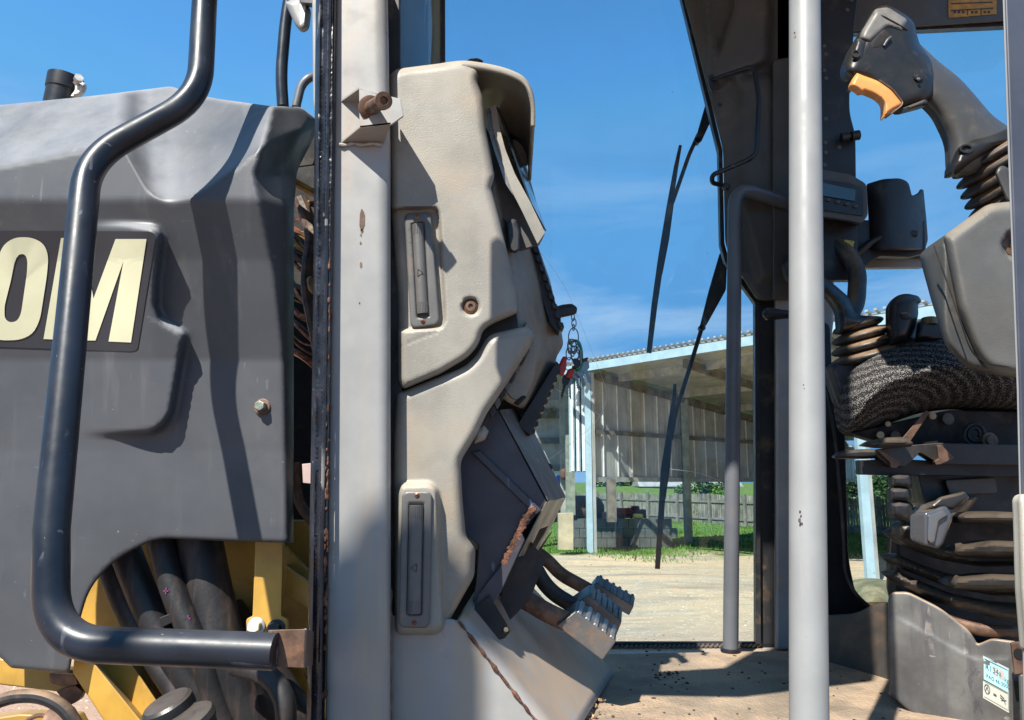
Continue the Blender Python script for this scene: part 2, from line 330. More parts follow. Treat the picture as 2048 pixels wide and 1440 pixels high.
def glassmat(name, tint, ior=1.3, dust=.03):
    m = bpy.data.materials.new(name); m.use_nodes = True; t = m.node_tree; n = t.nodes; l = t.links; n.clear()
    o = n.new('ShaderNodeOutputMaterial'); tr = n.new('ShaderNodeBsdfTransparent'); tr.inputs[0].default_value = tint+(1,)
    g = n.new('ShaderNodeBsdfGlossy'); g.inputs['Roughness'].default_value = .02; g.inputs[0].default_value = (1, 1, 1, 1)
    fr = n.new('ShaderNodeFresnel'); fr.inputs[0].default_value = ior
    d = n.new('ShaderNodeBsdfDiffuse'); d.inputs[0].default_value = (.5, .45, .38, 1)
    ge = n.new('ShaderNodeNewGeometry'); nz = n.new('ShaderNodeTexNoise'); nz.inputs['Scale'].default_value = 6; nz.inputs['Detail'].default_value = 9; nz.inputs['Roughness'].default_value = .7; l.new(ge.outputs['Position'], nz.inputs['Vector'])
    mr = n.new('ShaderNodeMapRange'); mr.inputs[1].default_value = .4; mr.inputs[2].default_value = .75; mr.inputs[3].default_value = 0; mr.inputs[4].default_value = dust; l.new(nz.outputs[0], mr.inputs[0])
    sp2 = n.new('ShaderNodeTexNoise'); sp2.inputs['Scale'].default_value = 95; sp2.inputs['Detail'].default_value = 1; l.new(ge.outputs['Position'], sp2.inputs['Vector'])
    m2 = n.new('ShaderNodeMapRange'); m2.inputs[1].default_value = .79; m2.inputs[2].default_value = .82; m2.inputs[4].default_value = .5; l.new(sp2.outputs[0], m2.inputs[0])
    ad = n.new('ShaderNodeMath'); ad.operation = 'ADD'; l.new(mr.outputs[0], ad.inputs[0]); l.new(m2.outputs[0], ad.inputs[1])
    a = n.new('ShaderNodeMixShader'); l.new(fr.outputs[0], a.inputs[0]); l.new(tr.outputs[0], a.inputs[1]); l.new(g.outputs[0], a.inputs[2])
    c = n.new('ShaderNodeMixShader'); l.new(ad.outputs[0], c.inputs[0]); l.new(a.outputs[0], c.inputs[1]); l.new(d.outputs[0], c.inputs[2]); l.new(c.outputs[0], o.inputs[0])
    return m
M['glass'] = glassmat('window glass', (.87, .93, .95))
M['glassg'] = glassmat('green windscreen glass', (.8, .88, .82), 1.03, .1)
# ------------------------------------------------------------------ ground
def groundmat():
    m = bpy.data.materials.new('dirt yard and turf'); m.use_nodes = True; t = m.node_tree; n = t.nodes; l = t.links
    b = n['Principled BSDF']; b.inputs['Roughness'].default_value = .9; b.inputs['Specular IOR Level'].default_value = .15
    g = n.new('ShaderNodeNewGeometry'); s = n.new('ShaderNodeSeparateXYZ'); l.new(g.outputs['Position'], s.inputs[0])
    def nz(sc, d=8, r=.6, st=None):
        x = n.new('ShaderNodeTexNoise'); x.inputs['Scale'].default_value = sc; x.inputs['Detail'].default_value = d; x.inputs['Roughness'].default_value = r
        k = n.new('ShaderNodeMapping'); k.inputs['Scale'].default_value = st or (1, 1, 1); l.new(g.outputs['Position'], k.inputs[0]); l.new(k.outputs[0], x.inputs['Vector']); return x.outputs[0]
    def mr(src, a, c, lo=0, hi=1):
        x = n.new('ShaderNodeMapRange'); x.interpolation_type = 'SMOOTHSTEP'
        for k, v in ((1, a), (2, c), (3, lo), (4, hi)): x.inputs[k].default_value = v
        l.new(src, x.inputs[0]); return x.outputs[0]
    def mix(f, a, c):
        x = n.new('ShaderNodeMixRGB'); l.new(f, x.inputs[0])
        for k, v in ((1, a), (2, c)):
            if isinstance(v, tuple): x.inputs[k].default_value = v+(1,)
            else: l.new(v, x.inputs[k])
        return x.outputs[0]
    dirt = mix(mr(nz(.35, 6, .6, (.35, 1, 1)), .35, .65), (.47, .36, .24), (.60, .42, .25))
    dirt = mix(mr(nz(.8, 8, .65, (.5, 1.4, 1)), .44, .6, 0, .8), dirt, (.36, .31, .24))
    dirt = mix(mr(nz(6, 9, .75), .48, .75, 0, .7), dirt, (.66, .55, .40))
    dirt = mix(mr(nz(16, 3, .5), .64, .68, 0, .9), dirt, (.8, .76, .68))
    dirt = mix(mr(nz(.55, 5, .6, (.22, 1.5, 1)), .55, .68, 0, .7), dirt, (.25, .2, .15))
    dirt = mix(mr(nz(3.2, 6, .7, (.25, 1.6, 1)), .54, .64, 0, .3), dirt, (.66, .53, .38))
    dirt = mix(mr(nz(2.4, 9, .75), .56, .72, 0, .65), dirt, (.2, .145, .095))
    near = mr(s.outputs['Y'], 8, 14); pink = mix(near, (.46, .30, .21), dirt)
    gr = mix(mr(nz(1.4, 9, .7), .35, .65), (.06, .125, .022), (.16, .215, .055))
    gr = mix(mr(nz(5, 9, .8), .52, .72, 0, .7), gr, (.2, .24, .075))
    gr = mix(mr(nz(.5, 7, .7), .6, .7, 0, .8), gr, (.42, .31, .2))
    a = n.new('ShaderNodeMath'); a.operation = 'MULTIPLY_ADD'; l.new(nz(.28, 8, .62), a.inputs[0]); a.inputs[1].default_value = 9; l.new(s.outputs['Y'], a.inputs[2])
    b2 = n.new('ShaderNodeMath'); b2.operation = 'MULTIPLY_ADD'; l.new(s.outputs['X'], b2.inputs[0]); b2.inputs[1].default_value = -.12; l.new(a.outputs[0], b2.inputs[2])
    f = mr(b2.outputs[0], 27.6, 28.9)
    col = mix(f, pink, gr); l.new(col, b.inputs['Base Color'])
    bp = n.new('ShaderNodeBump'); bp.inputs['Strength'].default_value = .9; bp.inputs['Distance'].default_value = .06; l.new(nz(4, 9, .75), bp.inputs['Height']); l.new(bp.outputs[0], b.inputs['Normal'])
    return m
bm = bmesh.new()
xs = [-900, -200, -60]+[i*1.5 for i in range(-18, 36)]+[90, 250, 900]; ys = [-30, 0]+[3+i*1.2 for i in range(48)]+[75, 110, 200, 500, 2000]
def gz(x, y):
    h = .05*math.sin(x*.7+y*.3)+.04*math.sin(y*.9-x*.5)
    if y > 52: h += min(1.9, (y-52)*.028)
    if y > 33 and x > 14: h += .0
    return h if y > 12 else 0
vv = [[bm.verts.new((x, y, gz(x, y))) for x in xs] for y in ys]
for i in range(len(ys)-1):
    for j in range(len(xs)-1): bm.faces.new([vv[i][j], vv[i][j+1], vv[i+1][j+1], vv[i+1][j]])
ground = obj('ground', bm, groundmat(), smooth=True, kind='structure', ang=80)
def inwin(x, y):
    px = 1024+F*x/y; return 1075 < px < 1800
leafm = mat('grass blades', (.10, .22, .03), .6, var=.5, vscale=2, spec=.2)
bm = bmesh.new()
for i in range(26000):
    y = random.uniform(22.5, 47); px = random.uniform(1070, 1800); x = (px-1024)/F*y
    n_ = .12*x
    if y-n_ < 23.4+1.6*math.sin(x*1.1)+random.gauss(0, .8): continue
    h = random.uniform(.04, .13)*(1.6 if random.random() < .06 else 1); a = random.uniform(0, 6.28); w_ = random.uniform(.012, .03); z = gz(x, y)-.01
    c, s_ = math.cos(a)*w_, math.sin(a)*w_; k = random.uniform(-.05, .05)
    bm.faces.new([bm.verts.new((x-c, y-s_, z)), bm.verts.new((x+c, y+s_, z)), bm.verts.new((x+k, y+k*.5, z+h))])
obj('turf_grass', bm, leafm, kind='stuff')
pebm = mat('yard pebbles', (.5, .43, .34), .8, var=.4, vscale=3)
bm = bmesh.new()
for i in range(700):
    y = random.uniform(9.5, 24)**1; px = random.uniform(1070, 1520) if i % 4 else random.uniform(-40, 260); y = y if i % 4 else random.uniform(6.5, 9.5)
    x = (px-1024)/F*y; r = random.uniform(.005, .018)
    bmesh.ops.create_icosphere(bm, subdivisions=1, radius=r, matrix=Matrix.Translation((x, y, gz(x, y)+r*.2)) @ Matrix.Diagonal((1.4, 1, .6, 1)))
obj('pebbles', bm, pebm, kind='stuff')
# ------------------------------------------------------------------ pole barn
M['bluepost'] = mat('pale blue steel', (.36, .48, .53), .5, var=.08, vscale=3, dirt2=((.12, .06, .03), 8, .78, .6))
M['sheet'] = mat('weathered roofing sheet', (.38, .37, .34), .55, metal=.15, var=.15, vscale=1.2, streak=((.18, .15, .12), 1.2, .5, .5))
M['ribmat'] = mat('sheet rib crest', (.8, .8, .78), .5, var=.1)
M['sheetblue'] = mat('pale blue sheet', (.36, .44, .46), .5, var=.12, vscale=1.5)
M['beam'] = mat('timber purlin', (.40, .38, .33), .8, var=.2, vscale=3, streak=((.2, .16, .12), 3, .5, .5))
M['beamdark'] = mat('old timber', (.15, .13, .10), .85, var=.3, vscale=3)
M['postwood'] = mat('treated timber post', (.24, .26, .2), .85, var=.2, vscale=3, dirt=((.12, .12, .1), 2, .5, .6))
M['palewood'] = mat('fresh cut timber', (.46, .38, .24), .8, var=.15, vscale=3)
M['fence'] = mat('grey fence board', (.20, .19, .165), .85, var=.2, vscale=2.5, dirt=((.12, .115, .1), 3, .5, .6))
M['block'] = mat('grey concrete block', (.085, .095, .09), .9, var=.2, vscale=2)
A0 = Vector((2.72, 25, 0)); E = Vector((4.02, -4.7, 0)); W = Vector((8, 7, 0)); ZE = 5.98
def bp_(te, tw, z): p = A0+E*te+W*tw; p.z = z; return p
zr = lambda tw: ZE-1.0*tw
barn = thing('pole_barn', (A0.x, A0.y, 0), 'open sided metal pole barn with pale blue eave seen through the far cab window', 'barn')
def bquad(pts, th=.05, up=(0, 0, 1)):
    bm = bmesh.new(); a = [bm.verts.new(p) for p in pts]; b = [bm.verts.new(Vector(p)+Vector(up)*th) for p in pts]
    bm.faces.new(a); bm.faces.new(b[::-1])
    for i in range(len(a)): bm.faces.new([a[i-1], a[i], b[i], b[i-1]])
    return bm
obj('roof', bquad([bp_(-.08, -.08, zr(-.08)+.13), bp_(2.4, -.08, zr(-.08)+.13), bp_(2.4, 1.75, zr(1.75)+.13), bp_(-.08, 1.75, zr(1.75)+.13)], .03), M['sheet'], barn)
bm = bmesh.new()
for i in range(74):
    te = -.06+i*.0335
    bar(bp_(te, -.1, zr(-.1)+.18), bp_(te, 1.75, zr(1.75)+.18), .07, .05, bm)
obj('roof_rib', bm, M['sheet'], barn, kind='stuff')
obj('eave_fascia', bquad([bp_(-.08, -.1, ZE-.12), bp_(2.4, -.1, ZE-.12), bp_(2.4, -.1, ZE+.13), bp_(-.08, -.1, ZE+.13)], .05, (-.7, -.8, 0)), M['bluepost'], barn)
for tw in (.1, .42, .74, 1.06, 1.4):
    o = obj('purlin', bar(bp_(-.02, tw, zr(tw)+.03), bp_(2.4, tw, zr(tw)+.03), .08, .32), M['beam'], barn)
for te in (.04, .62, 1.35, 2.1):
    obj('rafter', bar(bp_(te, 0, zr(0)-.12), bp_(te, 1.7, zr(1.7)-.12), .12, .26), M['beamdark'], barn)
# corrugated end wall in single sheets
LW = W.length
k = 0
while k < 26:
    a = .01+k*.07; bm = bmesh.new()
    p0, p1 = bp_(0, a, 2.36), bp_(0, a+.0698, 2.36)
    wd = W.normalized(); nn = Vector((wd.y, -wd.x, 0))
    nseg = 9
    pr = []
    for i in range(nseg+1):
        t = i/nseg; off = .035 if i in (4, 5) else 0
        pr.append(p0+(p1-p0)*t-nn*0+nn*(-off if False else off))
    lo = [bm.verts.new(p) for p in pr]; hi = [bm.verts.new(Vector((p.x, p.y, zr(a)+.02-.069*i/nseg))) for i, p in enumerate(pr)]
    for i in range(nseg): bm.faces.new([lo[i], lo[i+1], hi[i+1], hi[i]])
    o = obj('wall_sheet', bm, M['sheet'], barn)
    bm = bmesh.new(); c = p0+(p1-p0)*.5
    bar(Vector((c.x, c.y, 2.5))+nn*.045, Vector((c.x, c.y, zr(a+.035)-.05))+nn*.045, .045, .03, bm, up=tuple(nn))
    obj('rib', bm, M['ribmat'], barn); k += 1
nn = Vector((W.normalized().y, -W.normalized().x, 0))
for z in (3.98,): obj('girt', bar(bp_(0, 0, z)+nn*.12, bp_(0, 1.83, z)+nn*.12, .08, .14), M['beamdark'], barn)
obj('girt', bar(bp_(0, 0, 2.40)+nn*.08, bp_(0, 1.83, 2.40)+nn*.08, .06, .16), M['beam'], barn)
obj('girt', bar(bp_(0, 0, zr(0)-.1)+nn*.1, bp_(0, 1.75, zr(1.75)-.1)+nn*.1, .06, .16), M['beamdark'], barn)
for tw in (.46, .98, 1.45):
    obj('wall_post', bar(bp_(0, tw, 0)+nn*.2, bp_(0, tw, zr(tw)-.1)+nn*.2, .26, .26, up=(1, 0, 0)), M['postwood'], barn)
obj('wall_post', bar(bp_(0, .06, 1.0)+nn*.2, bp_(0, .06, 2.4)+nn*.2, .34, .3, up=(1, 0, 0)), M['beamdark'], barn)
def steelpost(x, y, h, nm, parent):
    bm = box((x, y, h/2), (.2, .16, h)); return obj(nm, bm, M['bluepost'], parent)
g = P(1180, 1102, 25); steelpost(P(1180, 1102, 24.9).x, 24.9, ZE, 'front_post', barn)
o = obj('front_post_flange', box((P(1180, 1102, 24.9).x+.17, 24.95, ZE/2), (.1, .3, ZE)), M['sheet'], barn)
xq = P(1733, 1160, 18.2).x; obj('front_post', box((xq, 18.0, 3), (.2, .16, 6)), M['bluepost'], barn); obj('front_post_flange', box((xq+.15, 18.1, 3), (.1, .3, 6)), M['sheet'], barn)
# lean-to left of the blue post
lean = thing('lean_to_shed', tuple(P(1110, 1085, 26)*1), 'small corrugated lean-to with an open dark bay left of the blue barn post', 'shed')
lean.location.z = 0; ORG[lean.name] = Vector(lean.location)
def rectw(x0, x1, y0, y1, Y, th, nm, m, par):
    a = P(x0, y1, Y); b = P(x1, y0, Y); return obj(nm, box(((a.x+b.x)/2, Y+th/2, (a.z+b.z)/2), (abs(b.x-a.x), th, abs(b.z-a.z))), m, par)
for i in range(4):
    x0 = 1139+i*11.3
    rectw(x0, x0+11, 742, 944, 25.6, .04, 'wall_sheet', M['sheetblue'], lean)
    rectw(x0+4, x0+6, 744, 942, 25.56, .04, 'rib', M['ribmat'], lean)
for i in range(4):
    x0 = 1040+i*24
    rectw(x0, x0+23.6, 835, 938, 30, .04, 'wall_sheet', M['sheet'], lean)
rectw(1040, 1140, 762, 800, 30.2, .06, 'wall_sheet', M['sheet'], lean)
rectw(1040, 1140, 800, 818, 29.8, .1, 'beam', M['beam'], lean); rectw(1040, 1140, 817, 836, 29.7, .14, 'beam', M['beamdark'], lean)
rectw(1040, 1140, 876, 887, 29.8, .1, 'beam', M['beamdark'], lean); rectw(1040, 1140, 932, 942, 29.8, .1, 'beam', M['beamdark'], lean)
rectw(1133, 1147, 745, 1030, 27, .3, 'corner_post', M['postwood'], lean)
rectw(1055, 1067, 745, 1060, 27, .3, 'corner_post', M['postwood'], lean)
rectw(1122, 1132, 745, 1040, 28.5, .3, 'corner_post', M['beam'], lean)
a = P(1040, 730, 25.4); b = P(1184, 738, 25.4)
obj('roof', box(((a.x+b.x)/2, 28, (a.z+b.z)/2+.1), (b.x-a.x+.3, 5.4, .12)), M['sheet'], lean)
# sawn block, block wall, stored goods
o = obj('timber_stump', prism([(1117, 1100), (1117, 1027), (1147, 1026), (1147, 1100)], 23.6, 24.05), M['palewood'], bevel=.01); tag(o, 'squared pale timber block standing in the grass left of the blue post', 'timber block')
bw = thing('block_wall', tuple(P(1240, 1085, 26.8)), 'low wall of grey concrete blocks under the barn', 'wall')
a = P(1148, 1084, 27.2); b = P(1345, 1088, 27.2); zt = P(1240, 1037, 27.2).z; nrow = 3; nb = 9
hh = (zt-.0)/nrow; lw = (b.x-a.x)/nb; bx = bmesh.new(); box((0, 0, 0), (lw-.02, .3, hh-.02), bm=bx); bme = bpy.data.meshes.new('block'); bx.to_mesh(bme); bx.free(); bme.materials.append(M['block'])
for r_ in range(nrow):
    for i in range(nb+(r_ % 2)):
        o = bpy.data.objects.new('block', bme); C.objects.link(o); o.parent = bw
        o.location = Vector((a.x+lw*(i+.5-(.5 if r_ % 2 else 0)), 27.3+random.uniform(-.01, .01), hh*(r_+.5)))-ORG[bw.name]
tk = thing('rusty_tank', tuple(P(1200, 1037, 29)), 'rusty rounded tank lying behind the low block wall', 'tank')
bm = lathe(P(1150, 1018, 29.5), (1, 0, 0), [(-1.2, .5), (0, .52), (.75, .52), (1.0, .4), (1.12, .2), (1.15, .02)], 20); obj('shell', bm, mat('tank rust', (.13, .09, .07), .7, var=.3, vscale=2, dirt=((.2, .09, .05), 2, .5, .7)), tk, smooth=True)
obj('cradle', box(tuple(P(1190, 1037, 29.4)), (2.2, .7, .5)), M['darkplastic'], tk)
def goods(nm, rc, Y, m, lab, cat, d=.5):
    a = P(rc[0], rc[3], Y); b = P(rc[2], rc[1], Y)
    o = obj(nm, box(((a.x+b.x)/2, Y+d/2, (a.z+b.z)/2), (b.x-a.x, d, b.z-a.z)), m, bevel=.04); tag(o, lab, cat); return o
dkred = mat('faded dark red paint', (.10, .02, .022), .6, var=.3, vscale=3)
def crate(nm, rc, Y, lab, grp=None):
    a = P(rc[0], rc[3], Y); b = P(rc[2], rc[1], Y); t = thing(nm, ((a.x+b.x)/2, Y+.3, a.z), lab, 'crate'); w_ = b.x-a.x; h_ = b.z-a.z; cx = (a.x+b.x)/2
    for i in range(3): obj('slat', box((cx, Y, a.z+h_*(.18+.32*i)), (w_, .03, h_*.27)), dkred, t); obj('slat', box((cx, Y+.6, a.z+h_*(.18+.32*i)), (w_, .03, h_*.27)), dkred, t)
    for s in (-1, 1): obj('end_board', box((cx+s*(w_/2-.02), Y+.3, a.z+h_/2), (.03, .57, h_)), dkred, t)
    obj('bottom', box((cx, Y+.3, a.z+.03), (w_-.08, .5, .03)), dkred, t); return t
crate('red_crate', (1233, 1016, 1264, 1037), 28.0, 'dark red slatted crate on the block wall beside the rusty tank')
crate('red_crate', (1262, 1019, 1292, 1037), 28.3, 'dark red crate with a yellow box before it, right end of the block wall')
goods('yellow_box', (1268, 1028, 1286, 1037), 27.4, mat('yellow tin', (.55, .45, .04), .5), 'small yellow box standing on the grey block wall', 'box', .3)
goods('red_bundle', (1264, 1012, 1279, 1020), 28.6, mat('red tarp', (.16, .02, .03), .7), 'small red bundle lying on the right crate', 'bundle', .3)
br = thing('blue_barrel', tuple(P(1124, 1000, 29)), 'bright blue plastic barrel left of the lean-to post', 'barrel')
obj('body', lathe(P(1126, 992, 29.5), (0, 0, 1), [(0, .26), (.05, .29), (.25, .29), (.27, .3), (.29, .29), (.5, .29), (.52, .3), (.54, .29), (.75, .29), (.8, .26)], 18), mat('blue polyethylene', (.015, .06, .42), .35), br, smooth=True)
obj('lid', lathe(P(1126, 992, 29.5)+Vector((0, 0, .8)), (0, 0, 1), [(0, .27), (.04, .27), (.05, .2)], 18), M['white'], br, smooth=True)
o = obj('rusty_float', inflate(fil([(1121, 938), (1134, 936), (1136, 955), (1128, 962), (1120, 955)], 5), 27.9, .15, 7, 3), M['rust'], smooth=True); tag(o, 'rusty red lump hanging under the lean-to wall', 'float')
for (x0, x1, y0, y1, Y, m, lab) in ((1098, 1122, 941, 968, 60, M['white'], 'small white building far beyond the lean-to'), ):
    a = P(x0-30, y1, Y); b = P(x1, y0, Y); hb = thing('white_building', (a.x, Y, 0), lab, 'building')
    obj('wall', box(((a.x+b.x)/2, Y+2, b.z/2), (b.x-a.x, 4, b.z)), m, hb); obj('roof', box(((a.x+b.x)/2, Y+2, b.z+.1), (b.x-a.x+.6, 4.6, .2)), M['sheet'], hb)
def house(x0, x1, ytop, yb, Y, m, lab, nm='far_house', ry=8):
    a = P(x0, yb, Y); b = P(x1, ytop, Y); h = thing(nm, ((a.x+b.x)/2, Y+3, 0), lab, 'house')
    obj('wall', box(((a.x+b.x)/2, Y+3, b.z/2), (b.x-a.x, 6, b.z)), m, h)
    rz = b.z; bm = bmesh.new(); x_0, x_1 = a.x-.5, b.x+.5
    v = [bm.verts.new(q) for q in ((x_0, Y-.5, rz), (x_1, Y-.5, rz), (x_1, Y+6.5, rz), (x_0, Y+6.5, rz), (x_0, Y+3, rz+1.4), (x_1, Y+3, rz+1.4))]
    for f in ((0, 1, 5, 4), (2, 3, 4, 5), (0, 4, 3), (1, 2, 5), (0, 3, 2, 1)): bm.faces.new([v[i] for i in f])
    obj('roof', bm, M['sheet'], h)
    for t in (.2, .5, .8):
        cx = a.x+(b.x-a.x)*t; w = obj('window', box((cx, Y-.02, b.z-1.2), (1.0, .06, 1.0)), M['darkplastic'], h)
    return h
house(1285, 1380, 973, 985, 105, M['sheetblue'], 'long pale house far behind the fence, right of the dark barn post')
house(1430, 1475, 973, 990, 78, mat('white siding', (.6, .62, .62), .6), 'pale house behind the leafy bush beyond the fence')
# ------------------------------------------------------------------ fence
def fpt(px):
    """point on the fence line seen at column px"""
    p, q = P(1150, 960, 52.4), P(1790, 960, 32.5); k = (px-1024)/F
    t = (k*p.y-p.x)/((q.x-p.x)-k*(q.y-p.y)); r = p+(q-p)*t; r.z = 0; return r
fn = thing('picket_fence', tuple(fpt(1400)), 'long weathered grey board fence running behind the barn', 'fence')
p, q = fpt(1150), fpt(1850); Lf = (q-p).length; dirn = (q-p).normalized(); nf = int(Lf/.145); ang = math.atan2(dirn.y, dirn.x)
pm = []
for kk in range(3):
    bm = bmesh.new(); box((0, 0, .8), (.115, .02, 1.6), bm=bm); r = bmesh.ops.bevel(bm, geom=[e for e in bm.edges if all(v.co.z > 1.5 for v in e.verts) and abs(e.verts[0].co.x-e.verts[1].co.x) < .01], offset=.03, segments=1, affect='EDGES')
    me = bpy.data.meshes.new('picket'); bm.to_mesh(me); bm.free(); me.materials.append(mat('fence board', tuple(c*s for c, s in zip((.22, .205, .175), (1, 1, 1)))if kk == 0 else ((.17, .16, .14) if kk == 1 else (.26, .245, .21)), .85, var=.25, vscale=2)); pm.append(me)
for i in range(min(nf, 298)):
    o = bpy.data.objects.new('picket', pm[random.choice((0, 0, 1, 2))]); C.objects.link(o); o.parent = fn
    c = p+dirn*(i*.145); o.location = Vector((c.x, c.y, gz(c.x, c.y)+random.uniform(-.02, .03)-.02))-ORG[fn.name]; o.rotation_euler = (0, random.uniform(-.012, .012), ang)
back = Vector((-dirn.y, dirn.x, 0)); back = -back if back.y > 0 else back
for z in (.35, 1.25): obj('fence_rail', bar(p+back*.05+Vector((0, 0, z)), q+back*.05+Vector((0, 0, z)), .05, .1), M['fence'], fn)
for i in range(int(Lf/2.5)+1):
    c = p+dirn*i*2.5+back*.12; obj('fence_post', box((c.x, c.y, .82), (.14, .12, 1.75), ang), M['fence'], fn)
# ------------------------------------------------------------------ bushes and trees
leafs = [mat('leaf bright', (.10, .20, .03), .5, var=.3, vscale=1), mat('leaf mid', (.05, .105, .022), .5, var=.3, vscale=1), mat('leaf dark', (.025, .055, .016), .5, var=.3, vscale=1)]
def crown(c, rx, rz, n, ls, tone, seed):
    rg = random.Random(seed); bm = bmesh.new(); cl = [(Vector((rg.gauss(0, .45)*rx, rg.gauss(0, .4)*rx, rg.gauss(0, .42)*rz)), rg.uniform(.25, .5)) for _ in range(14)]
    for i in range(n):
        q, s = rg.choice(cl); d = Vector((rg.gauss(0, 1), rg.gauss(0, 1), rg.gauss(0, 1))).normalized()*s*rg.uniform(.6, 1.05)
        v = Vector(c)+q+Vector((d.x*rx, d.y*rx, d.z*rz)); u = Vector((rg.gauss(0, 1), rg.gauss(0, 1), rg.gauss(0, .6))).normalized(); t = u.cross(Vector((rg.gauss(0, 1), rg.gauss(0, 1), rg.gauss(0, 1)))).normalized(); l_ = ls*rg.uniform(.6, 1.3)
        bm.faces.new([bm.verts.new(v-u*l_), bm.verts.new(v+t*l_*.5), bm.verts.new(v+u*l_), bm.verts.new(v-t*l_*.5)])
    return bm
def tree(px, Y, ztop, rx, lab, tone, seed, n=2600, ls=.16, cat='tree', nm='tree', trunk=True, grp=None):
    x = (px-1024)/F*Y; g0 = gz(x, Y); t = thing(nm, (x, Y, g0), lab, cat, grp); rz = rx*.8 if trunk else ztop*.5
    cz = ztop-rz*.9
    if trunk: obj('trunk', tube([Vector((x, Y, g0-.1)), Vector((x+.1, Y, cz*.5)), Vector((x, Y, cz))], [.22, .17, .08], 8), M['beamdark'], t, smooth=True)
    else:
        for k in range(4): obj('stem', tube([Vector((x+.1*k-.2, Y, g0)), Vector((x+.3*k-.5, Y, g0+cz*.9))], [.03, .015], 6), M['beamdark'], t)
    obj('crown', crown((x, Y, cz), rx, rz, n, ls, tone, seed), leafs[tone], t)
    return t
tree(1440, 43.5, 2.0, 1.5, 'bright green leafy bush overtopping the grey fence, left of the dark window edge', 0, 3, 2600, .1, 'bush', 'bush', False)
tree(1405, 74, 2.9, 2.2, 'round green shrub on the lawn far behind the fence, left of the bright bush', 1, 5, 1600, .2, 'bush', 'bush', False)
tree(1262, 120, 3.4, 4.5, 'broad dark tree left of the long pale far house', 2, 6, 1600, .4)
tree(1395, 125, 2.8, 4, 'dark tree right of the long pale far house', 1, 8, 1500, .4)
tree(1745, 50, 3.4, 3.4, 'dark tree standing right behind the right-hand blue post', 2, 9, 3600, .17)
tree(1778, 47, 3.0, 2.6, 'mid green tree at the far right, beside the seat pedestal', 1, 10, 3000, .16)
tree(1702, 70, 2.7, 3.2, 'pale olive scrub on the bank left of the right-hand blue post', 1, 12, 1800, .22, 'bush', 'bush', False)
o = obj('dirt_mound', inflate(fil([(1685, 1240), (1700, 1185), (1730, 1160), (1775, 1158), (1830, 1195), (1850, 1240)], 20), 13, 1.2, 60, 10), mat('grassy soil', (.22, .18, .10), .9, var=.3, vscale=4, dirt=((.08, .14, .03), 3, .5, .8)), smooth=True); tag(o, 'low mound of dry grassy soil at the foot of the right-hand blue post', 'mound')
# ------------------------------------------------------------------ the machine: hood, frame, cab shell
mc = thing('earthmoving_machine', (-.4, 1.6, 0), 'charcoal and yellow earthmoving machine with its cab door open', 'construction machine')
hood = fil([(-60, 224, 0), (0, 210, 0), (200, 190, 30), (345, 172, 20), (368, 182, 20), (425, 196, 30), (540, 212, 10), (602, 214, 10), (634, 238, 16), (634, 262, 6), (594, 342, 14), (588, 420, 10), (587, 1086, 4), (470, 1083, 2), (312, 1076, 30), (228, 1120, 60), (178, 1178, 40), (160, 1240, 20), (147, 1300, 4), (139, 1346, 3), (22, 1336, 6), (-12, 1302, 4), (-60, 1290, 0)], 10)
plat = fil([(-200, 455), (250, 449, 25), (312, 455, 12), (324, 474, 8), (314, 560), (312, 612, 6), (322, 640, 10), (372, 668, 12), (362, 720), (342, 835, 25), (312, 866, 20), (230, 870, 30), (-200, 862)], 10)
scoop = [(372, 176), (430, 190), (540, 212), (500, 300), (395, 392), (345, 408), (300, 392), (262, 330), (268, 285), (330, 230)]
rib_l = lambda y: 462+(y-348)*.002
def hoodY(x, y, d):
    base = np.interp(y, [300, 400, 520, 720, 900, 1100], [1.105, 1.105, 1.145, 1.195, 1.208, 1.212])-.00003*x
    kx = [-60, 150, 245, 268, 290, 315, 345, 395, 460, 520, 600]; ky = [350, 308, 291, 325, 372, 402, 410, 393, 350, 300, 262]
    crl = sum(np.interp(x+q, kx, ky) for q in (-16, -8, 0, 8, 16))/5
    sc_ = sstep(250, 330, x)*sstep(620, 480, x)
    ch = np.maximum(0, crl-y); cc = np.where(ch < 5, ch*ch/10, ch-2.5)
    Y = base+cc*(.00120-.00036*sc_)
    sd = edged(x, y, plat)
    fade = sstep(150, 315, x)
    Y = Y-.027*sstep(8, -8, sd)*fade
    # raised rib and the facet that turns to the right of it
    lx = np.interp(y, [212, 265, 348, 700, 1090], [575, 534, 461, 489, 520]); cx = np.interp(y, [212, 265, 350, 560, 700, 1090], [548, 534, 508, 548, 563, 572])
    on = sstep(150, 215, y)
    Y = Y+np.maximum(0, x-cx)*(.0009+.0011*sstep(420, 300, y))*on
    ex = np.interp(y, [212, 240, 335, 420, 1090], [606, 618, 560, 570, 576])
    Y = Y+np.maximum(0, x-ex)**1.15*.0011
    return Y+rnd(d, 7, .007)
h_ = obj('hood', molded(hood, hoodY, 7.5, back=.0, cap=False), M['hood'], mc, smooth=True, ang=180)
sol = h_.modifiers.new('thickness', 'SOLIDIFY'); sol.thickness = .012; sol.offset = -1
hy = lambda x, y: float(hoodY(np.array([float(x)]), np.array([float(y)]), np.array([99.]))[0])
def stick(pts, lift, m, nm, par, step=14, r=0):
    o = fil(pts, r, 5) if r else [p[:2] for p in pts]
    bm = molded(o, lambda x, y, d: hoodY(x, y, d*0+99)-lift, step, back=.0, cap=False)
    return obj(nm, bm, m, par, smooth=True)
dec = stick([(-60, 461), (300, 463, 10), (312, 470, 10), (275, 700, 10), (262, 703, 10), (-60, 692)], .0012, M['decal'], 'decal', h_, r=2)
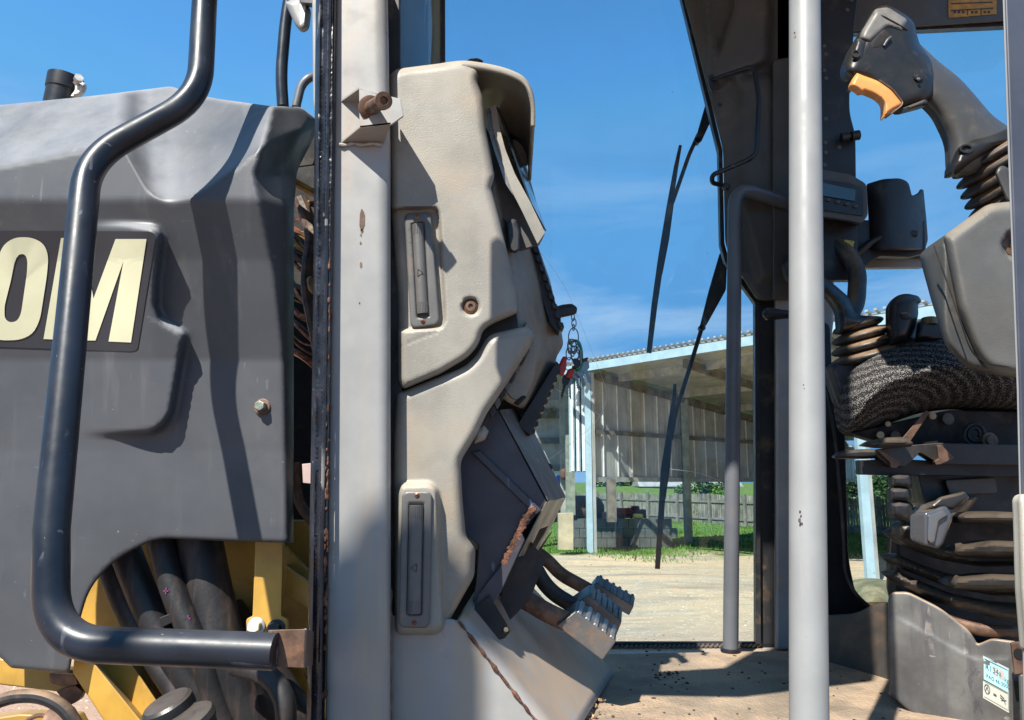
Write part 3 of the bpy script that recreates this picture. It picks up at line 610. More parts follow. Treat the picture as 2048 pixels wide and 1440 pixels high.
bm = molded(fil([(-30, 560), (-6, 495), (20, 476, 20), (60, 474, 25), (92, 488, 20), (97, 520, 10), (92, 570), (78, 645, 20), (56, 672, 20), (20, 681, 20), (-25, 676), (-40, 640)], 14), lambda x, y, d: hoodY(x, y, d*0+99)-.0024, 9, back=0)
# numeral: ring made of outer minus slot
def ringbm():
    out_ = fil([(-6, 520), (6, 490), (28, 475), (62, 474), (88, 487), (97, 512), (94, 550), (80, 640), (66, 668), (40, 680), (2, 681), (-24, 674), (-36, 650), (-33, 620)], 16, 4)
    inn = fil([(22, 560), (30, 520), (38, 508), (50, 508), (55, 520), (54, 545), (42, 628), (34, 643), (18, 645), (9, 636), (9, 612)], 8, 4)
    n = 90
    def rs(p):
        p = np.array(p+[p[0]]); s = np.r_[0, np.cumsum(np.hypot(*(p[1:]-p[:-1]).T))]; t = np.linspace(0, s[-1], n, endpoint=False); return np.stack([np.interp(t, s, p[:, 0]), np.interp(t, s, p[:, 1])], 1)
    def byang(p):
        c = np.array([31., 577.]); q = np.array(p+[p[0]]); o = []
        for k in range(n):
            a = 2*math.pi*k/n; dx = math.sin(a)+math.cos(a)*.0; dy = -math.cos(a)
            dx, dy = math.sin(a)-.17*dy*1.0, dy
            best = None
            for i in range(len(q)-1):
                e = q[i+1]-q[i]; M_ = np.array([[dx, -e[0]], [dy, -e[1]]]); dt = np.linalg.det(M_)
                if abs(dt) < 1e-9: continue
                s, u = np.linalg.solve(M_, q[i]-c)
                if s > 0 and -1e-6 <= u <= 1+1e-6 and (best is None or s > best): best = s
            o.append(c+np.array([dx, dy])*(best or 0))
        return np.array(o)
    A, B = byang(out_), byang(inn); bm = bmesh.new()
    f = lambda q: [bm.verts.new(P(a, b, hy(a, b)-.0024)) for a, b in q]
    ra, rb = f(A), f(B)
    for i in range(n): bm.faces.new([ra[i-1], ra[i], rb[i], rb[i-1]])
    return bm
bm.free()
obj('lettering', ringbm(), M['cream'], h_, smooth=True, ang=180)
bm = molded([(87, 678), (122, 476), (166, 476), (187, 597), (231, 478), (293, 478), (262, 685), (217, 683), (247, 522), (191, 681), (160, 681), (147, 545), (130, 680)], lambda x, y, d: hoodY(x, y, d*0+99)-.0024, 9, back=0)
obj('lettering', bm, M['cream'], h_)
def hexbolt(c, ax, r, par, m, mw, wr=1.6, hgt=.010, nm='bolt'):
    ax = Vector(ax).normalized()
    w_ = obj(nm, lathe(c, ax, [(0, r*wr), (.002, r*wr), (.0028, r*wr*.9)], 22), mw, par, smooth=True)
    hb = lathe(Vector(c)+ax*.0028, ax, [(0, r), (hgt*.85, r), (hgt, r*.86)], 6); obj('bolt_head', hb, m, w_, bevel=.0007); return w_
hexbolt(P(525, 814, hy(525, 814)), (-.05, -1, .06), .0092, mc, M['zinc'], M['rustpin'], 1.45, .012)
# yellow frame behind the hood
def pr(nm, pts, Y0, Y1, m, par=mc, far=None, bv=.003, **k):
    return obj(nm, prism(pts, Y0, Y1, far), m, par, bevel=bv, **k)
pr('frame_plate', [(150, 1040), (655, 1040), (655, 1500), (300, 1500), (130, 1270)], 1.42, 1.46, M['yellow'])
pr('frame_rail', [(150, 1300), (175, 1310), (330, 1500), (245, 1500), (145, 1345)], 1.24, 1.40, M['yellow'])
pr('frame_rail', [(178, 1308), (262, 1325), (380, 1500), (318, 1500)], 1.30, 1.41, M['yellow'])
pr('frame_rail', [(470, 1020), (500, 1020), (640, 1165), (640, 1200), (560, 1130)], 1.34, 1.41, M['yellow'])
pr('frame_rail', [(570, 1130), (640, 1180), (640, 1235), (570, 1190)], 1.30, 1.41, M['yellow'])
pr('frame_beam', [(-60, 1300), (20, 1322), (150, 1340), (168, 1385), (120, 1384), (-60, 1362)], 1.30, 1.42, M['yellow'])
pr('hydraulic_fitting', fil([(112, 1382), (150, 1370), (166, 1384), (158, 1400), (140, 1411), (126, 1400)], 4), 1.26, 1.32, M['rustpin'])
pr('hydraulic_fitting', fil([(97, 1346), (150, 1350), (156, 1370), (120, 1372), (100, 1366)], 6), 1.25, 1.31, M['rustpin'])
st = pr('strap', fil([(511, 1070, 0), (567, 1070, 0), (563, 1232, 3), (576, 1238, 6), (576, 1300, 4), (494, 1300, 4), (492, 1238, 6), (505, 1232, 3)], 3), 1.245, 1.27, M['yellow'])
hexbolt(P(512, 1254, 1.243), (0, -1, .2), .011, mc, M['cream'], M['steel'], 1.35, .012); hexbolt(P(552, 1258, 1.243), (0, -1, .2), .011, mc, M['darkplastic'], M['darkplastic'], 1.35, .012)
for pts, r in (([(205, 1080, 1.32), (240, 1190, 1.31), (300, 1300, 1.30), (450, 1520, 1.28)], .021), ([(240, 1075, 1.30), (300, 1230, 1.29), (370, 1350, 1.29), (500, 1520, 1.30)], .025),
              ([(315, 1060, 1.27), (345, 1180, 1.26), (395, 1290, 1.25), (470, 1500, 1.27)], .021), ([(392, 1050, 1.30), (420, 1200, 1.29), (455, 1330, 1.28), (545, 1520, 1.3)], .038), ([(430, 1240, 1.38), (500, 1340, 1.37), (600, 1500, 1.36)], .055), ([(330, 1230, 1.37), (400, 1300, 1.37), (470, 1420, 1.37)], .03)):
    obj('hose', ptube(pts, r, .12, seg=20), M['hose'], mc, smooth=True)
obj('hose_elbow', ptube([(470, 1330, 1.22), (535, 1345, 1.2), (572, 1395, 1.18), (572, 1500, 1.18)], .016, .08, seg=20), M['hose'], mc, smooth=True)
pr('hose_clamp', fil([(318, 1236, 3), (352, 1222, 3), (356, 1240, 3), (322, 1256, 3)], 3), 1.24, 1.34, M['darkplastic'])
for q in ((332, 1182), (376, 1237)):
    bm = bmesh.new(); a = P(q[0], q[1], 1.238)
    box(a, (.002, .0015, .010), 0, bm); box(a, (.008, .0015, .002), 0, bm); obj('hose_mark', bm, mat('pink ink', (.22, .05, .17), .5), mc)
cp2 = obj('filler_cap', lathe(P(345, 1432, 1.13), (-.35, -.25, .9), [(-.03, .03), (0, .034), (.008, .036), (.02, .035), (.024, .031), (.025, .01)], 30, sc=(1, 1)), M['darkplastic'], mc, smooth=True)
obj('filler_cap', lathe(P(372, 1464, 1.10), (-.35, -.25, .9), [(-.03, .036), (0, .042), (.010, .045), (.018, .043), (.022, .035), (.023, .01)], 30), M['darkplastic'], mc, smooth=True)
obj('hose', ptube([(-60, 1430, 1.0), (20, 1392, 1.0), (85, 1392, 1.0), (130, 1415, 1.0), (170, 1480, 1.0)], .0085, .06, seg=12), M['rubber'], mc, smooth=True)
obj('valve_block', prism(fil([(-40, 1440), (40, 1428), (95, 1430), (100, 1428), (150, 1432), (170, 1470), (150, 1520), (-40, 1520)], 6), 1.08, 1.2), M['yellow'], mc, bevel=.004)
obj('pipe_clip', ptube([(55, 1440, 1.07), (75, 1430, 1.06), (95, 1432, 1.05)], .003, .02, seg=8), M['rustpin'], mc, smooth=True)
obj('valve_cap', lathe(P(120, 1445, 1.06), (.3, -.6, .7), [(0, .02), (.012, .02), (.014, .012)], 20), M['rustpin'], mc, smooth=True)
# engine bay and loom seen in the slot
pr('bay_panel', [(560, 245), (668, 245), (668, 1300), (560, 1300)], 1.50, 1.52, M['bay'])
pr('bay_panel', [(602, 230), (632, 246), (632, 330), (592, 335)], 1.36, 1.37, M['bay'])
rg = random.Random(3)
obj('loom_conduit', ptube([(560, 345, 1.30), (600, 372, 1.29), (640, 392, 1.28)], .008, .03, seg=10), M['wireyellow'], mc, smooth=True)
for k in range(26):
    y0 = rg.uniform(370, 700); y1 = y0+rg.uniform(10, 80)
    obj('loom_wire', ptube([(575, y0, 1.38), (605, (y0+y1)/2+rg.uniform(-20, 20), 1.36), (655, y1, 1.35)], rg.choice((.0016, .002, .006, .0045)), .03, seg=6), rg.choice((M['wire'], M['wire'], M['wireyellow'], M['hose'], M['copper'])), mc, smooth=True)
obj('loom_conduit', ptube([(600, 400, 1.36), (630, 470, 1.34), (612, 560, 1.33), (640, 700, 1.33)], .014, .05, seg=10), M['wire'], mc, smooth=True)
obj('cable_clip', inflate(fil([(613, 556), (623, 550), (630, 575), (626, 590), (616, 578)], 5), 1.27, .006, 6, 3), M['wireyellow'], mc, smooth=True)
obj('grease_nipple', prism([(604, 928), (626, 926), (626, 968), (606, 966)], 1.2, 1.23), mat('pink tag', (.5, .36, .33), .5), mc, bevel=.001)
obj('hose_fitting', ptube([(590, 925, 1.26), (592, 975, 1.26), (600, 1010, 1.26), (630, 1050, 1.26)], .009, .03, seg=10), M['rustpin'], mc, smooth=True)
# intake stub on the hood
ex = obj('intake_stub', lathe(P(122, 200, 1.42), (.12, 0, 1), [(-.03, .030), (.02, .031), (.021, .033), (.046, .034), (.05, .034), (.0505, .03), (.02, .028)], 28), M['darkplastic'], mc, smooth=True)
obj('clamp', inflate(fil([(150, 163), (160, 160), (172, 168), (168, 182), (158, 192), (140, 193), (150, 180)], 4), 1.40, .012, 7, 3), M['white'], ex, smooth=True)
obj('clamp_bolt', lathe(P(152, 166, 1.385), (.6, -.6, .2), [(0, .006), (.012, .006), (.012, .009), (.02, .009)], 6), M['white'], ex)
pr('footwell_back', [(860, 1100), (1010, 1100), (1040, 1330), (860, 1300)], 1.45, 1.46, M['bay'], bv=0)
# cab front pillar, seal
pil = fil([(672, -40, 0), (775, -40, 0), (781, 300, 0), (782, 1500, 0), (650, 1500, 0), (657, 900, 0)], 2)
def pilY(x, y, d):
    lx = np.interp(y, [-40, 900, 1500], [672, 657, 650]); rx = np.interp(y, [-40, 300, 1500], [775, 781, 782])
    dl = x-lx; dr = rx-x
    return 1.10+rnd(dr, 26, .022)+rnd(dl, 5, .004)+0*d
obj('front_pillar', molded([p[:2] for p in pil], pilY, 6, back=.07), M['pillar'], mc, smooth=True, ang=60)
pr('pillar_inner', [(774, -40), (800, -40), (812, 1500), (778, 1500)], 1.175, 1.24, M['rubber'])
rg = random.Random(12)
for x, y, w_, h_r in ((724, 440, 6, 22), (722, 470, 2, 3), (721, 486, 2, 3), (722, 530, 3, 6), (719, 606, 1.5, 2), (724, 462, 3, 4)):
    pl = [(x+w_*math.cos(k*.524)*rg.uniform(.75, 1.2), y+h_r*math.sin(k*.524)*rg.uniform(.9, 1.08)) for k in range(12)]
    obj('rust_spot', prism(pl, 1.0994, 1.1005), M['rustpin'], mc)
obj('rust_seam', tube([P(781.5+math.sin(k*1.7)*1.2, 1175+k*14, 1.118) for k in range(22)], [.0012+.0012*abs(math.sin(k*1.3)) for k in range(22)], 6), M['rustpin'], mc, smooth=True)
sealp = []
def sealY(x, y, d):
    lx = np.interp(y, [-60, 1500], [632, 612]); t = (x-lx)/44.
    return 1.097-.012*np.sin(np.clip(t, 0, 1)*math.pi)+.004*np.cos(t*18)+.0006*np.sin(y*.021)*np.sin(y*.13+1)
obj('door_seal', molded([(632, -60), (673, -60), (671, 300), (657, 900), (649, 1500), (612, 1500), (625, 700)], sealY, 5, back=.06), M['seal'], mc, smooth=True, ang=70)
obj('seal_lip', ptube([(659, -60, 1.078), (655, 300, 1.076), (647, 900, 1.074), (638, 1500, 1.07)], .003, .03, seg=8), M['seal'], mc, smooth=True)
bm = bmesh.new(); rg = random.Random(5)
for k in range(60):
    y = rg.choice((rg.uniform(880, 1010), rg.uniform(1060, 1300), rg.uniform(300, 1440))); x = np.interp(y, [0, 900, 1440], [671, 657, 650])+rg.uniform(-6, 2)
    bmesh.ops.create_icosphere(bm, subdivisions=1, radius=rg.uniform(.0012, .004), matrix=Matrix.Translation(P(x, y, 1.088)) @ Matrix.Diagonal((.8, .5, rg.uniform(1, 2.6), 1)))
obj('seal_crumb', bm, M['rust'], mc, kind='stuff')
# sill plates under the console
def planeY(x, y, d): return 1.25+0*x
sp_ = obj('sill_panel', molded([(781, 1230), (905, 1238), (925, 1244), (1118, 1500), (781, 1500)], lambda x, y, d: 1.15+rnd(d, 5, .004), 9, back=.04), M['pillar'], mc, smooth=True)
rm = obj('kick_ramp', prism([(918, 1243), (1118, 1500), (1140, 1500)], 1.232, 1.232), M['greypaint'], mc)
bpy.data.objects.remove(rm)
bm = bmesh.new(); a = [P(917, 1242, 1.153), P(1125, 1510, 1.153)]; b = [P(1000, 1105, 1.72), P(1228, 1345, 1.72)]
n = 18
for i in range(n):
    for j in range(10):
        q = []
        for (u, v_) in ((i, j), (i+1, j), (i+1, j+1), (i, j+1)):
            p = a[0].lerp(a[1], u/n).lerp(b[0].lerp(b[1], u/n), v_/10); q.append(bm.verts.new(p))
        bm.faces.new(q)
bmesh.ops.remove_doubles(bm, verts=bm.verts, dist=1e-5)
ramp = obj('footwell_ramp', bm, M['greypaint'], mc, smooth=True); ramp.modifiers.new('t', 'SOLIDIFY').thickness = .01
bm = bmesh.new()
for k in range(26):
    t0, t1 = k/26, (k+1)/26; y = lambda t: P(917+208*t, 1242+268*t, 1.147)
    p0, p1 = y(t0), y(t1); rr = .0022+.0012*math.sin(k*2.3)+.0006*math.sin(k*5.1)
    tube([p0, p1], [rr, .0022+.0012*math.sin((k+1)*2.3)+.0006*math.sin((k+1)*5.1)], 8, bm)
obj('rusted_edge', bm, M['rust'], mc, smooth=True)
# floor, mat, far sill
ZF = P(1460, 1305, 1.98).z
fl = obj('cab_floor', box((.5, 1.62, ZF-.03), (2.2, .98, .05)), M['greypaint'], mc)
def matrub():
    m = mat('dusty floor mat', (.30, .23, .165), .8, var=.2, vscale=6, dirt=((.47, .33, .215), 5, .42, .85, .2), dirt2=((.07, .06, .055), 9, .64, .6), speck=((.5, .38, .26), 120, .7, .5), bump=(.6, 260, .003))
    t = m.node_tree; n = t.nodes; l = t.links; b = n['Principled BSDF']
    wv = n.new('ShaderNodeTexVoronoi'); wv.inputs['Scale'].default_value = 170; g = n.new('ShaderNodeNewGeometry'); l.new(g.outputs['Position'], wv.inputs['Vector'])
    bp = n.new('ShaderNodeBump'); bp.inputs['Strength'].default_value = .7; bp.inputs['Distance'].default_value = .003; l.new(wv.outputs['Distance'], bp.inputs['Height'])
    l.new(b.inputs['Normal'].links[0].from_socket, bp.inputs['Normal']); l.new(bp.outputs[0], b.inputs['Normal']); return m
bm = bmesh.new(); corners = [Vector((P(1200, 1345, 1.76).x, 1.90, ZF+.006)), Vector((1.5, 2.0, ZF+.006)), Vector((1.5, 1.14, ZF+.006)), Vector((P(1170, 1440, 1.41).x, 1.14, ZF+.006)), Vector((P(1172, 1440, 1.41).x, 1.41, ZF+.006)), Vector((P(1200, 1345, 1.76).x-.01, 1.76, ZF+.006))]
vs = [bm.verts.new(c) for c in corners]; bm.faces.new(vs); r = bmesh.ops.extrude_face_region(bm, geom=bm.faces[:]); bmesh.ops.translate(bm, vec=(0, 0, .008), verts=[v for v in r['geom'] if isinstance(v, bmesh.types.BMVert)])
fm = obj('floor_mat', bm, matrub(), bevel=.004); tag(fm, 'dusty textured floor mat with crumbs of dirt, between the pedals and the seat', 'floor mat')
bm = bmesh.new(); rg = random.Random(11)
def crumb(x, y, r): bmesh.ops.create_icosphere(bm, subdivisions=1, radius=r, matrix=Matrix.Translation((x, y, ZF+.015)) @ Matrix.Rotation(rg.uniform(0, 3), 4, 'Z') @ Matrix.Diagonal((rg.uniform(.8, 2), 1, .6, 1)))
for k in range(130): crumb(rg.uniform(.18, .9), rg.uniform(1.25, 2.0), rg.uniform(.0008, .0035))
for k in range(34): p = P(1350+rg.gauss(0, 26), 1370+rg.gauss(0, 8), 1.6); crumb(p.x, rg.gauss(1.68, .04), rg.uniform(.0008, .004))
for k in range(240): t = rg.random(); p0 = Vector((P(1172, 1440, 1.41).x-.005, 1.41, 0)); p1 = Vector((P(1200, 1345, 1.76).x-.015, 1.76, 0)); q = p0.lerp(p1, t); crumb(q.x+rg.gauss(-.012, .014), q.y, rg.uniform(.001, .006))
obj('dirt_crumbs', bm, mat('crumb', (.06, .045, .035), .9, var=.5, vscale=60), kind='stuff')
bm = bmesh.new()
for k in range(900):
    t = rg.betavariate(2, 1.2); p0 = P(1125, 1500, 1.25); p1 = P(1180, 1392, 1.52); q = p0.lerp(p1, rg.random()); q.x += rg.gauss(0, .014)-.004; q.y += rg.gauss(0, .02)
    bmesh.ops.create_icosphere(bm, subdivisions=1, radius=rg.uniform(.001, .0038), matrix=Matrix.Translation(q+Vector((0, 0, rg.uniform(0, .004)))))
obj('sand_heap', bm, mat('sand grains', (.42, .27, .16), .9, var=.4, vscale=80), kind='stuff')
# far side of the cab
def farp(nm, pts, m, Y0=2.08, Y1=2.16, bv=.006, **k): return pr(nm, pts, Y0, Y1, m, bv=bv, **k)
farp('far_sill', [(700, 1284), (1556, 1284), (1556, 1312), (700, 1312)], M['dark'], 2.06, 2.12)
bm = bmesh.new()
for k in range(34):
    x = 1200+k*9.5; y = 1294.5-.012*(x-1200)
    tube([P(x, y+3, 2.05), P(x+9, y-3, 2.05)], .0035, 6, bm)
obj('sill_seal', bm, M['padsteel'], mc, smooth=True, kind='stuff')
farp('far_pillar', [(796, -120), (888, -120), (889, 180), (889, 420), (796, 420)], M['pillar'], 2.08, 2.18)
farp('far_pillar_edge', [(880, -120), (890, -120), (891, 420), (880, 420)], M['rubber'], 2.05, 2.08)
gl = obj('far_glass', prism([(870, -160), (1530, -160), (1530, 1288), (870, 1288)], 2.12, 2.126), M['glass'], mc)
gl2 = obj('rear_glass', prism([(1650, 30), (2080, 30), (2080, 1290), (1650, 1290)], 2.12, 2.126), M['glass'], mc)
obj('windscreen', bquad([P(786, -160, 1.18), P(800, 1240, 1.18), P(872, 1200, 2.1), P(872, -160, 2.1)], .005, (1, 0, 0)), M['glassg'], mc)
farp('windscreen_seal', [(781, -120), (799, -120), (800, 140), (800, 420), (781, 420)], M['rubber'], 1.42, 1.46)
# black edged frame between the two windows: stepping line of the photograph
farp('window_edge', [(1352, -60), (1370, -10), (1445, 300), (1449, 486), (1458, 520), (1519, 602), (1522, 1288), (1512, 1288), (1510, 606), (1450, 524), (1441, 488), (1437, 302), (1362, -6), (1340, -60)], M['rubber'], 2.04, 2.14, bv=.001)
farp('door_frame', [(1516, 560), (1556, 560), (1556, 1290), (1519, 1290)], M['rubber'], 2.06, 2.14)
trimo = fil([(1372, -60, 0), (1640, -60, 0), (1640, 600, 0), (1528, 602, 14), (1512, 598, 10), (1462, 520, 10), (1450, 486, 12), (1446, 300, 16), (1418, 190, 10), (1366, -10, 0)], 6)
pr1 = fil([(1420, -60), (1470, -60), (1466, 20), (1440, 100), (1432, 112), (1418, 30)], 10)
pr2 = fil([(1545, -60), (1540, 120), (1520, 135), (1455, 155), (1440, 180), (1418, 160), (1400, -60)], 16)
def trimY(x, y, d):
    Y = 2.0+rnd(d, 10, .012)
    Y = Y-.045*sstep(10, -12, edged(x, y, [(1455, 150), (1480, 180), (1480, 420), (1520, 560), (1640, 560), (1640, 150)]))*.4
    Y = Y-.04*sstep(8, -14, edged(x, y, pr2)); Y = Y+.03*sstep(6, -10, edged(x, y, pr1)); return Y
tr = obj('pillar_trim', molded(trimo, trimY, 7, back=.08), M['trim'], mc, smooth=True, ang=50)
obj('trim_clip', lathe(P(1440, 211, 1.975), (0, -1, 0), [(0, .007), (.002, .007), (.003, .003)], 14), M['darkplastic'], tr)
obj('rear_post', prism([(1550, -60), (1668, -60), (1668, 640), (1660, 700), (1662, 1300), (1552, 1300)], 2.0, 2.16), M['greypaint'], mc, bevel=.008)
obj('rear_post_cover', prism(fil([(1545, 120), (1600, 110), (1600, 600), (1545, 600)], 8), 1.965, 2.0), M['trim'], mc, bevel=.006)
# header over the rear window with warning label
hd = pr('window_header', [(1690, -80), (2090, -80), (2090, 36), (1704, 62), (1690, 62)], 1.98, 2.1, M['trim'])
pr('header_seal', [(1704, 54), (2090, 38), (2090, 48), (1704, 66)], 2.0, 2.11, M['rubber'], bv=.001)
lb = obj('warning_label', prism([(1896, -60), (1993, -60), (1993, 28), (1897, 36)], 1.978, 1.979), mat('amber label', (.42, .2, .015), .5, var=.2, vscale=40), hd)
for q in ((1902, -6, 1988, -8), (1902, 6, 1985, 3), (1902, 20, 1988, 15)):
    obj('label_line', prism([(q[0], q[1]), (q[2], q[3]), (q[2], q[3]+2), (q[0], q[1]+2)], 1.9765, 1.977), M['darkplastic'], lb)
for x in (1935, 1962): obj('label_line', prism([(x, 18), (x+1.5, 18), (x+1.5, 30), (x, 30)], 1.9765, 1.977), M['darkplastic'], lb)
for k, x in enumerate((1908, 1916, 1925, 1943, 1951, 1968, 1976)): obj('label_line', prism([(x, 22), (x+4, 21.6), (x+4, 26), (x, 26.4)], 1.9765, 1.977), M['darkplastic'], lb)
# dark column carrying perforated steel
colm = pr('perforated_post', fil([(1640, -60, 0), (1722, -60, 0), (1708, 60, 6), (1699, 190, 8), (1699, 225, 20), (1711, 270, 10), (1712, 360, 0), (1712, 560, 0), (1640, 560, 0)], 4), 1.86, 1.98, M['dark'])
for x, y in ((1694, 20), (1702, 0), (1648, 92), (1651, 109), (1648, 141), (1652, 157), (1651, 238), (1650, 285), (1651, 305), (1678, 295), (1697, 183), (1649, 330)):
    obj('plug', lathe(P(x, y, 1.861), (0, -1, 0), [(0, .0058), (.002, .0055), (.003, .002)], 12), M['trim'], colm, smooth=True)
kn = obj('clamp_knob', lathe(P(1692, 274, 1.84), (1, -.1, .12), [(-.012, .012), (.006, .012), (.006, .006), (.014, .006), (.014, .013), (.034, .013), (.036, .009)], 20), M['darkplastic'], mc, smooth=True)
M['sidewall'] = mat('dusty dark side wall', (.05, .046, .042), .5, var=.2, dirt=((.15, .095, .06), 5, .5, .8, .2), bump=(.2, 300))
# lower rear: dark wall, cross member, rear corner post
pr('cross_member', [(1712, 515), (1850, 512), (1850, 534), (1725, 536), (1712, 528)], 2.02, 2.12, M['tubegrey'])
pr('cross_member', [(1700, 490), (1850, 486), (1850, 516), (1700, 520)], 2.0, 2.1, M['dark'])
pr('corner_post', fil([(1640, 640, 0), (1660, 650, 10), (1666, 780, 10), (1690, 860, 20), (1697, 1120, 30), (1712, 1190, 20), (1742, 1216, 10), (1742, 1320, 0), (1640, 1320, 0)], 5), 1.96, 2.1, M['dark'])
obj('post_hose', ptube([(1650, 780, 1.94), (1668, 860, 1.92), (1685, 1040, 1.92), (1690, 1150, 1.92), (1712, 1190, 1.9), (1742, 1216, 1.9)], .0045, .05, seg=8), M['rubber'], mc, smooth=True)
sw = obj('side_wall', molded(fil([(1655, 1230, 0), (1715, 1226, 20), (1745, 1208, 20), (1790, 1203, 10), (1790, 1420, 0), (1655, 1400, 0)], 6), lambda x, y, d: 1.82-(x-1655)*.0013+rnd(d, 6, .01), 10, back=.1), M['sidewall'], mc, smooth=True)
ob = pr('rear_wall_panel', [(1712, 840), (1720, 940), (1900, 945), (1900, 1200), (2200, 1200), (2200, 720), (1900, 760)], 2.02, 2.06, M['bay'])
bpy.data.objects.remove(ob)
# roof, overhang and far header: shade the inside
obj('roof_panel', box((.40, 1.50, CAMZ+1.63), (1.9, 1.42, .08), rx=.10), M['pillar'], mc, bevel=.02)
# deck added under the camera to block ground bounce; track guard on the near side
dk = obj('catwalk_deck', box((.3, -.25, ZF-.62), (5.6, 2.5, .05)), M['dark'], mc, bevel=.004)
for k in range(12): obj('deck_tread', box((-2.1+k*.42, -.25, ZF-.59), (.05, 2.4, .012)), M['padsteel'], mc)
obj('side_frame', box((1.3, 1.18, ZF-.36), (3.0, .05, .55)), M['yellow'], mc)
# unseen boards added to shade the lower pillar, sill and cab floor
wm_ = thing('wing_mirror', (.03, .72, CAMZ+.8), 'wing mirror head hung from the cab roof edge above the doorway', 'mirror')
def shade(pts, t_, nm):
    """a mirror head standing up-sun of these points"""
    q = [(p if isinstance(p, Vector) else P(*p)) for p in pts]; q = [p-SUN*((p.y-t_)/SUN.y) for p in q]; bm = bmesh.new(); a = [bm.verts.new(p) for p in q]; b = [bm.verts.new(p+Vector((0, -.05, 0))) for p in q]; bm.faces.new(a); bm.faces.new(b[::-1])
    for i in range(len(a)): bm.faces.new([a[i-1], a[i], b[i], b[i-1]])
    return obj(nm, bm, M['black'], wm_, bevel=.01), sum(q, Vector())/len(q)
def FP(x, y):
    d = P(x, y, 1)-Vector((0, 0, CAMZ)); return Vector((0, 0, CAMZ))+d*((ZF+.015-CAMZ)/d.z)
hd0, qa = shade([(690, 1075, 1.10), (715, 1015, 1.10), (752, 1000, 1.10), (785, 1030, 1.12), (850, 1040, 1.13), (915, 1090, 1.15), (938, 1260, 1.15), (938, 1500, 1.15), (600, 1500, 1.10), (610, 1150, 1.10)], -.9, 'mirror_head')
_, qb = shade([Vector((x, .72, CAMZ+z)) for x, z in ((-.28, .76), (-.05, .74), (.2, .9), (.2, 1.7), (-.06, 1.75), (-.13, 1.0), (-.28, .95))], .72, 'mirror_head')
ql = Vector((.03, .72, CAMZ+1.7)); obj('arm', tube(fpath([ql, ql+Vector((0, 0, .12)), ql+Vector((0, .25, .2))], .05), .014, 12), M['black'], wm_, smooth=True)
sw_ = thing('service_mirror', (qa.x, qa.y, ZF-.6), 'tall framed mirror on a post standing on the catwalk, before the cab', 'mirror')
hd0.parent = sw_; hd0.location = ORG['wing_mirror' if 'wing_mirror' in ORG else wm_.name]-Vector(sw_.location)
obj('post', tube([Vector((qa.x-.05, qa.y, ZF-.6)), Vector((qa.x-.05, qa.y, qa.z))], .02, 12), M['black'], sw_, smooth=True)
# ------------------------------------------------------------------ black mirror / grab rail in front of the hood
rl = thing('bent_rail', tuple(P(560, 1300, .88)), 'thick black bent tube rail crossing the charcoal hood, scratched at its lower bend', 'rail')
pts = [P(415, -110, 1.08), P(399, 196, 1.04), P(176, 318, .98), P(103, 1060, .845), P(100, 1284, .82), P(552, 1303, .812)]
pp = fpath(pts[:4], .055, 10)[:-1]+fpath([pts[3]*1.0, P(100, 1286, .825), pts[5]], .115, 16)
obj('tube', tube(pp, .0187, 32), M['black'], rl, smooth=True)
obj('end_plate', prism(fil([(536, 1260, 2), (611, 1258, 2), (608, 1336, 2), (536, 1333, 3)], 2), .818, 1.07, far=[(x, y) for x, y in fil([(560, 1268, 2), (628, 1262, 2), (626, 1330, 2), (560, 1328, 3)], 2)]), M['rustpin'], rl, bevel=.0015)
bm = bmesh.new(); rg = random.Random(2)
for k in range(46):
    a = -2.2+k*4.4/46; c = P(543+9*math.cos(a), 1300+33*math.sin(a), .815); bmesh.ops.create_icosphere(bm, subdivisions=1, radius=rg.uniform(.0016, .0032), matrix=Matrix.Translation(c))
obj('weld_bead', bm, M['rustpin'], rl, smooth=True, kind='stuff')
pr('mount_edge', [(607, 1258), (613, 1257), (609, 1336), (605, 1336)], .822, .826, M['pillar'], rl, bv=.0005)
# mirror arm high on the left
ma = thing('mirror_arm', tuple(P(565, 212, 1.36)), 'slim black bent arm beside the cab pillar, pale lamp bracket at its top', 'arm')
obj('tube', ptube([(566, 214, 1.36), (562, 150, 1.36), (572, 30, 1.36), (590, -60, 1.36)], .0115, .05, seg=16), M['black'], ma, smooth=True)
obj('lamp_bracket', inflate(fil([(570, 5, 4), (600, -10, 4), (622, 20, 5), (618, 55, 14), (602, 64, 10), (590, 50, 8)], 5), 1.3, .016, 12, 3), M['tubegrey'], ma, smooth=True)
obj('bracket_plate', prism([(600, 8), (612, 4), (608, 44), (600, 50)], 1.27, 1.275), M['white'], ma)
obj('bracket_plate', prism([(594, -40), (634, -40), (628, 8), (600, 6)], 1.24, 1.3), M['dark'], ma, bevel=.002)
hl = thing('hood_handle', tuple(P(597, 216, 1.35)), 'short grey and black bent handle on the hood, right of the mirror arm', 'handle')
obj('tube', ptube([(592, 214, 1.35), (602, 172, 1.35), (616, 156, 1.35), (640, 150, 1.36)], .0085, .02, seg=14, flat=1), M['rail'], hl, smooth=True)
obj('pillar_sliver', prism([(624, -40), (634, -40), (632, 240), (626, 200)], 1.2, 1.25), M['tubegrey'], mc, bevel=.002)
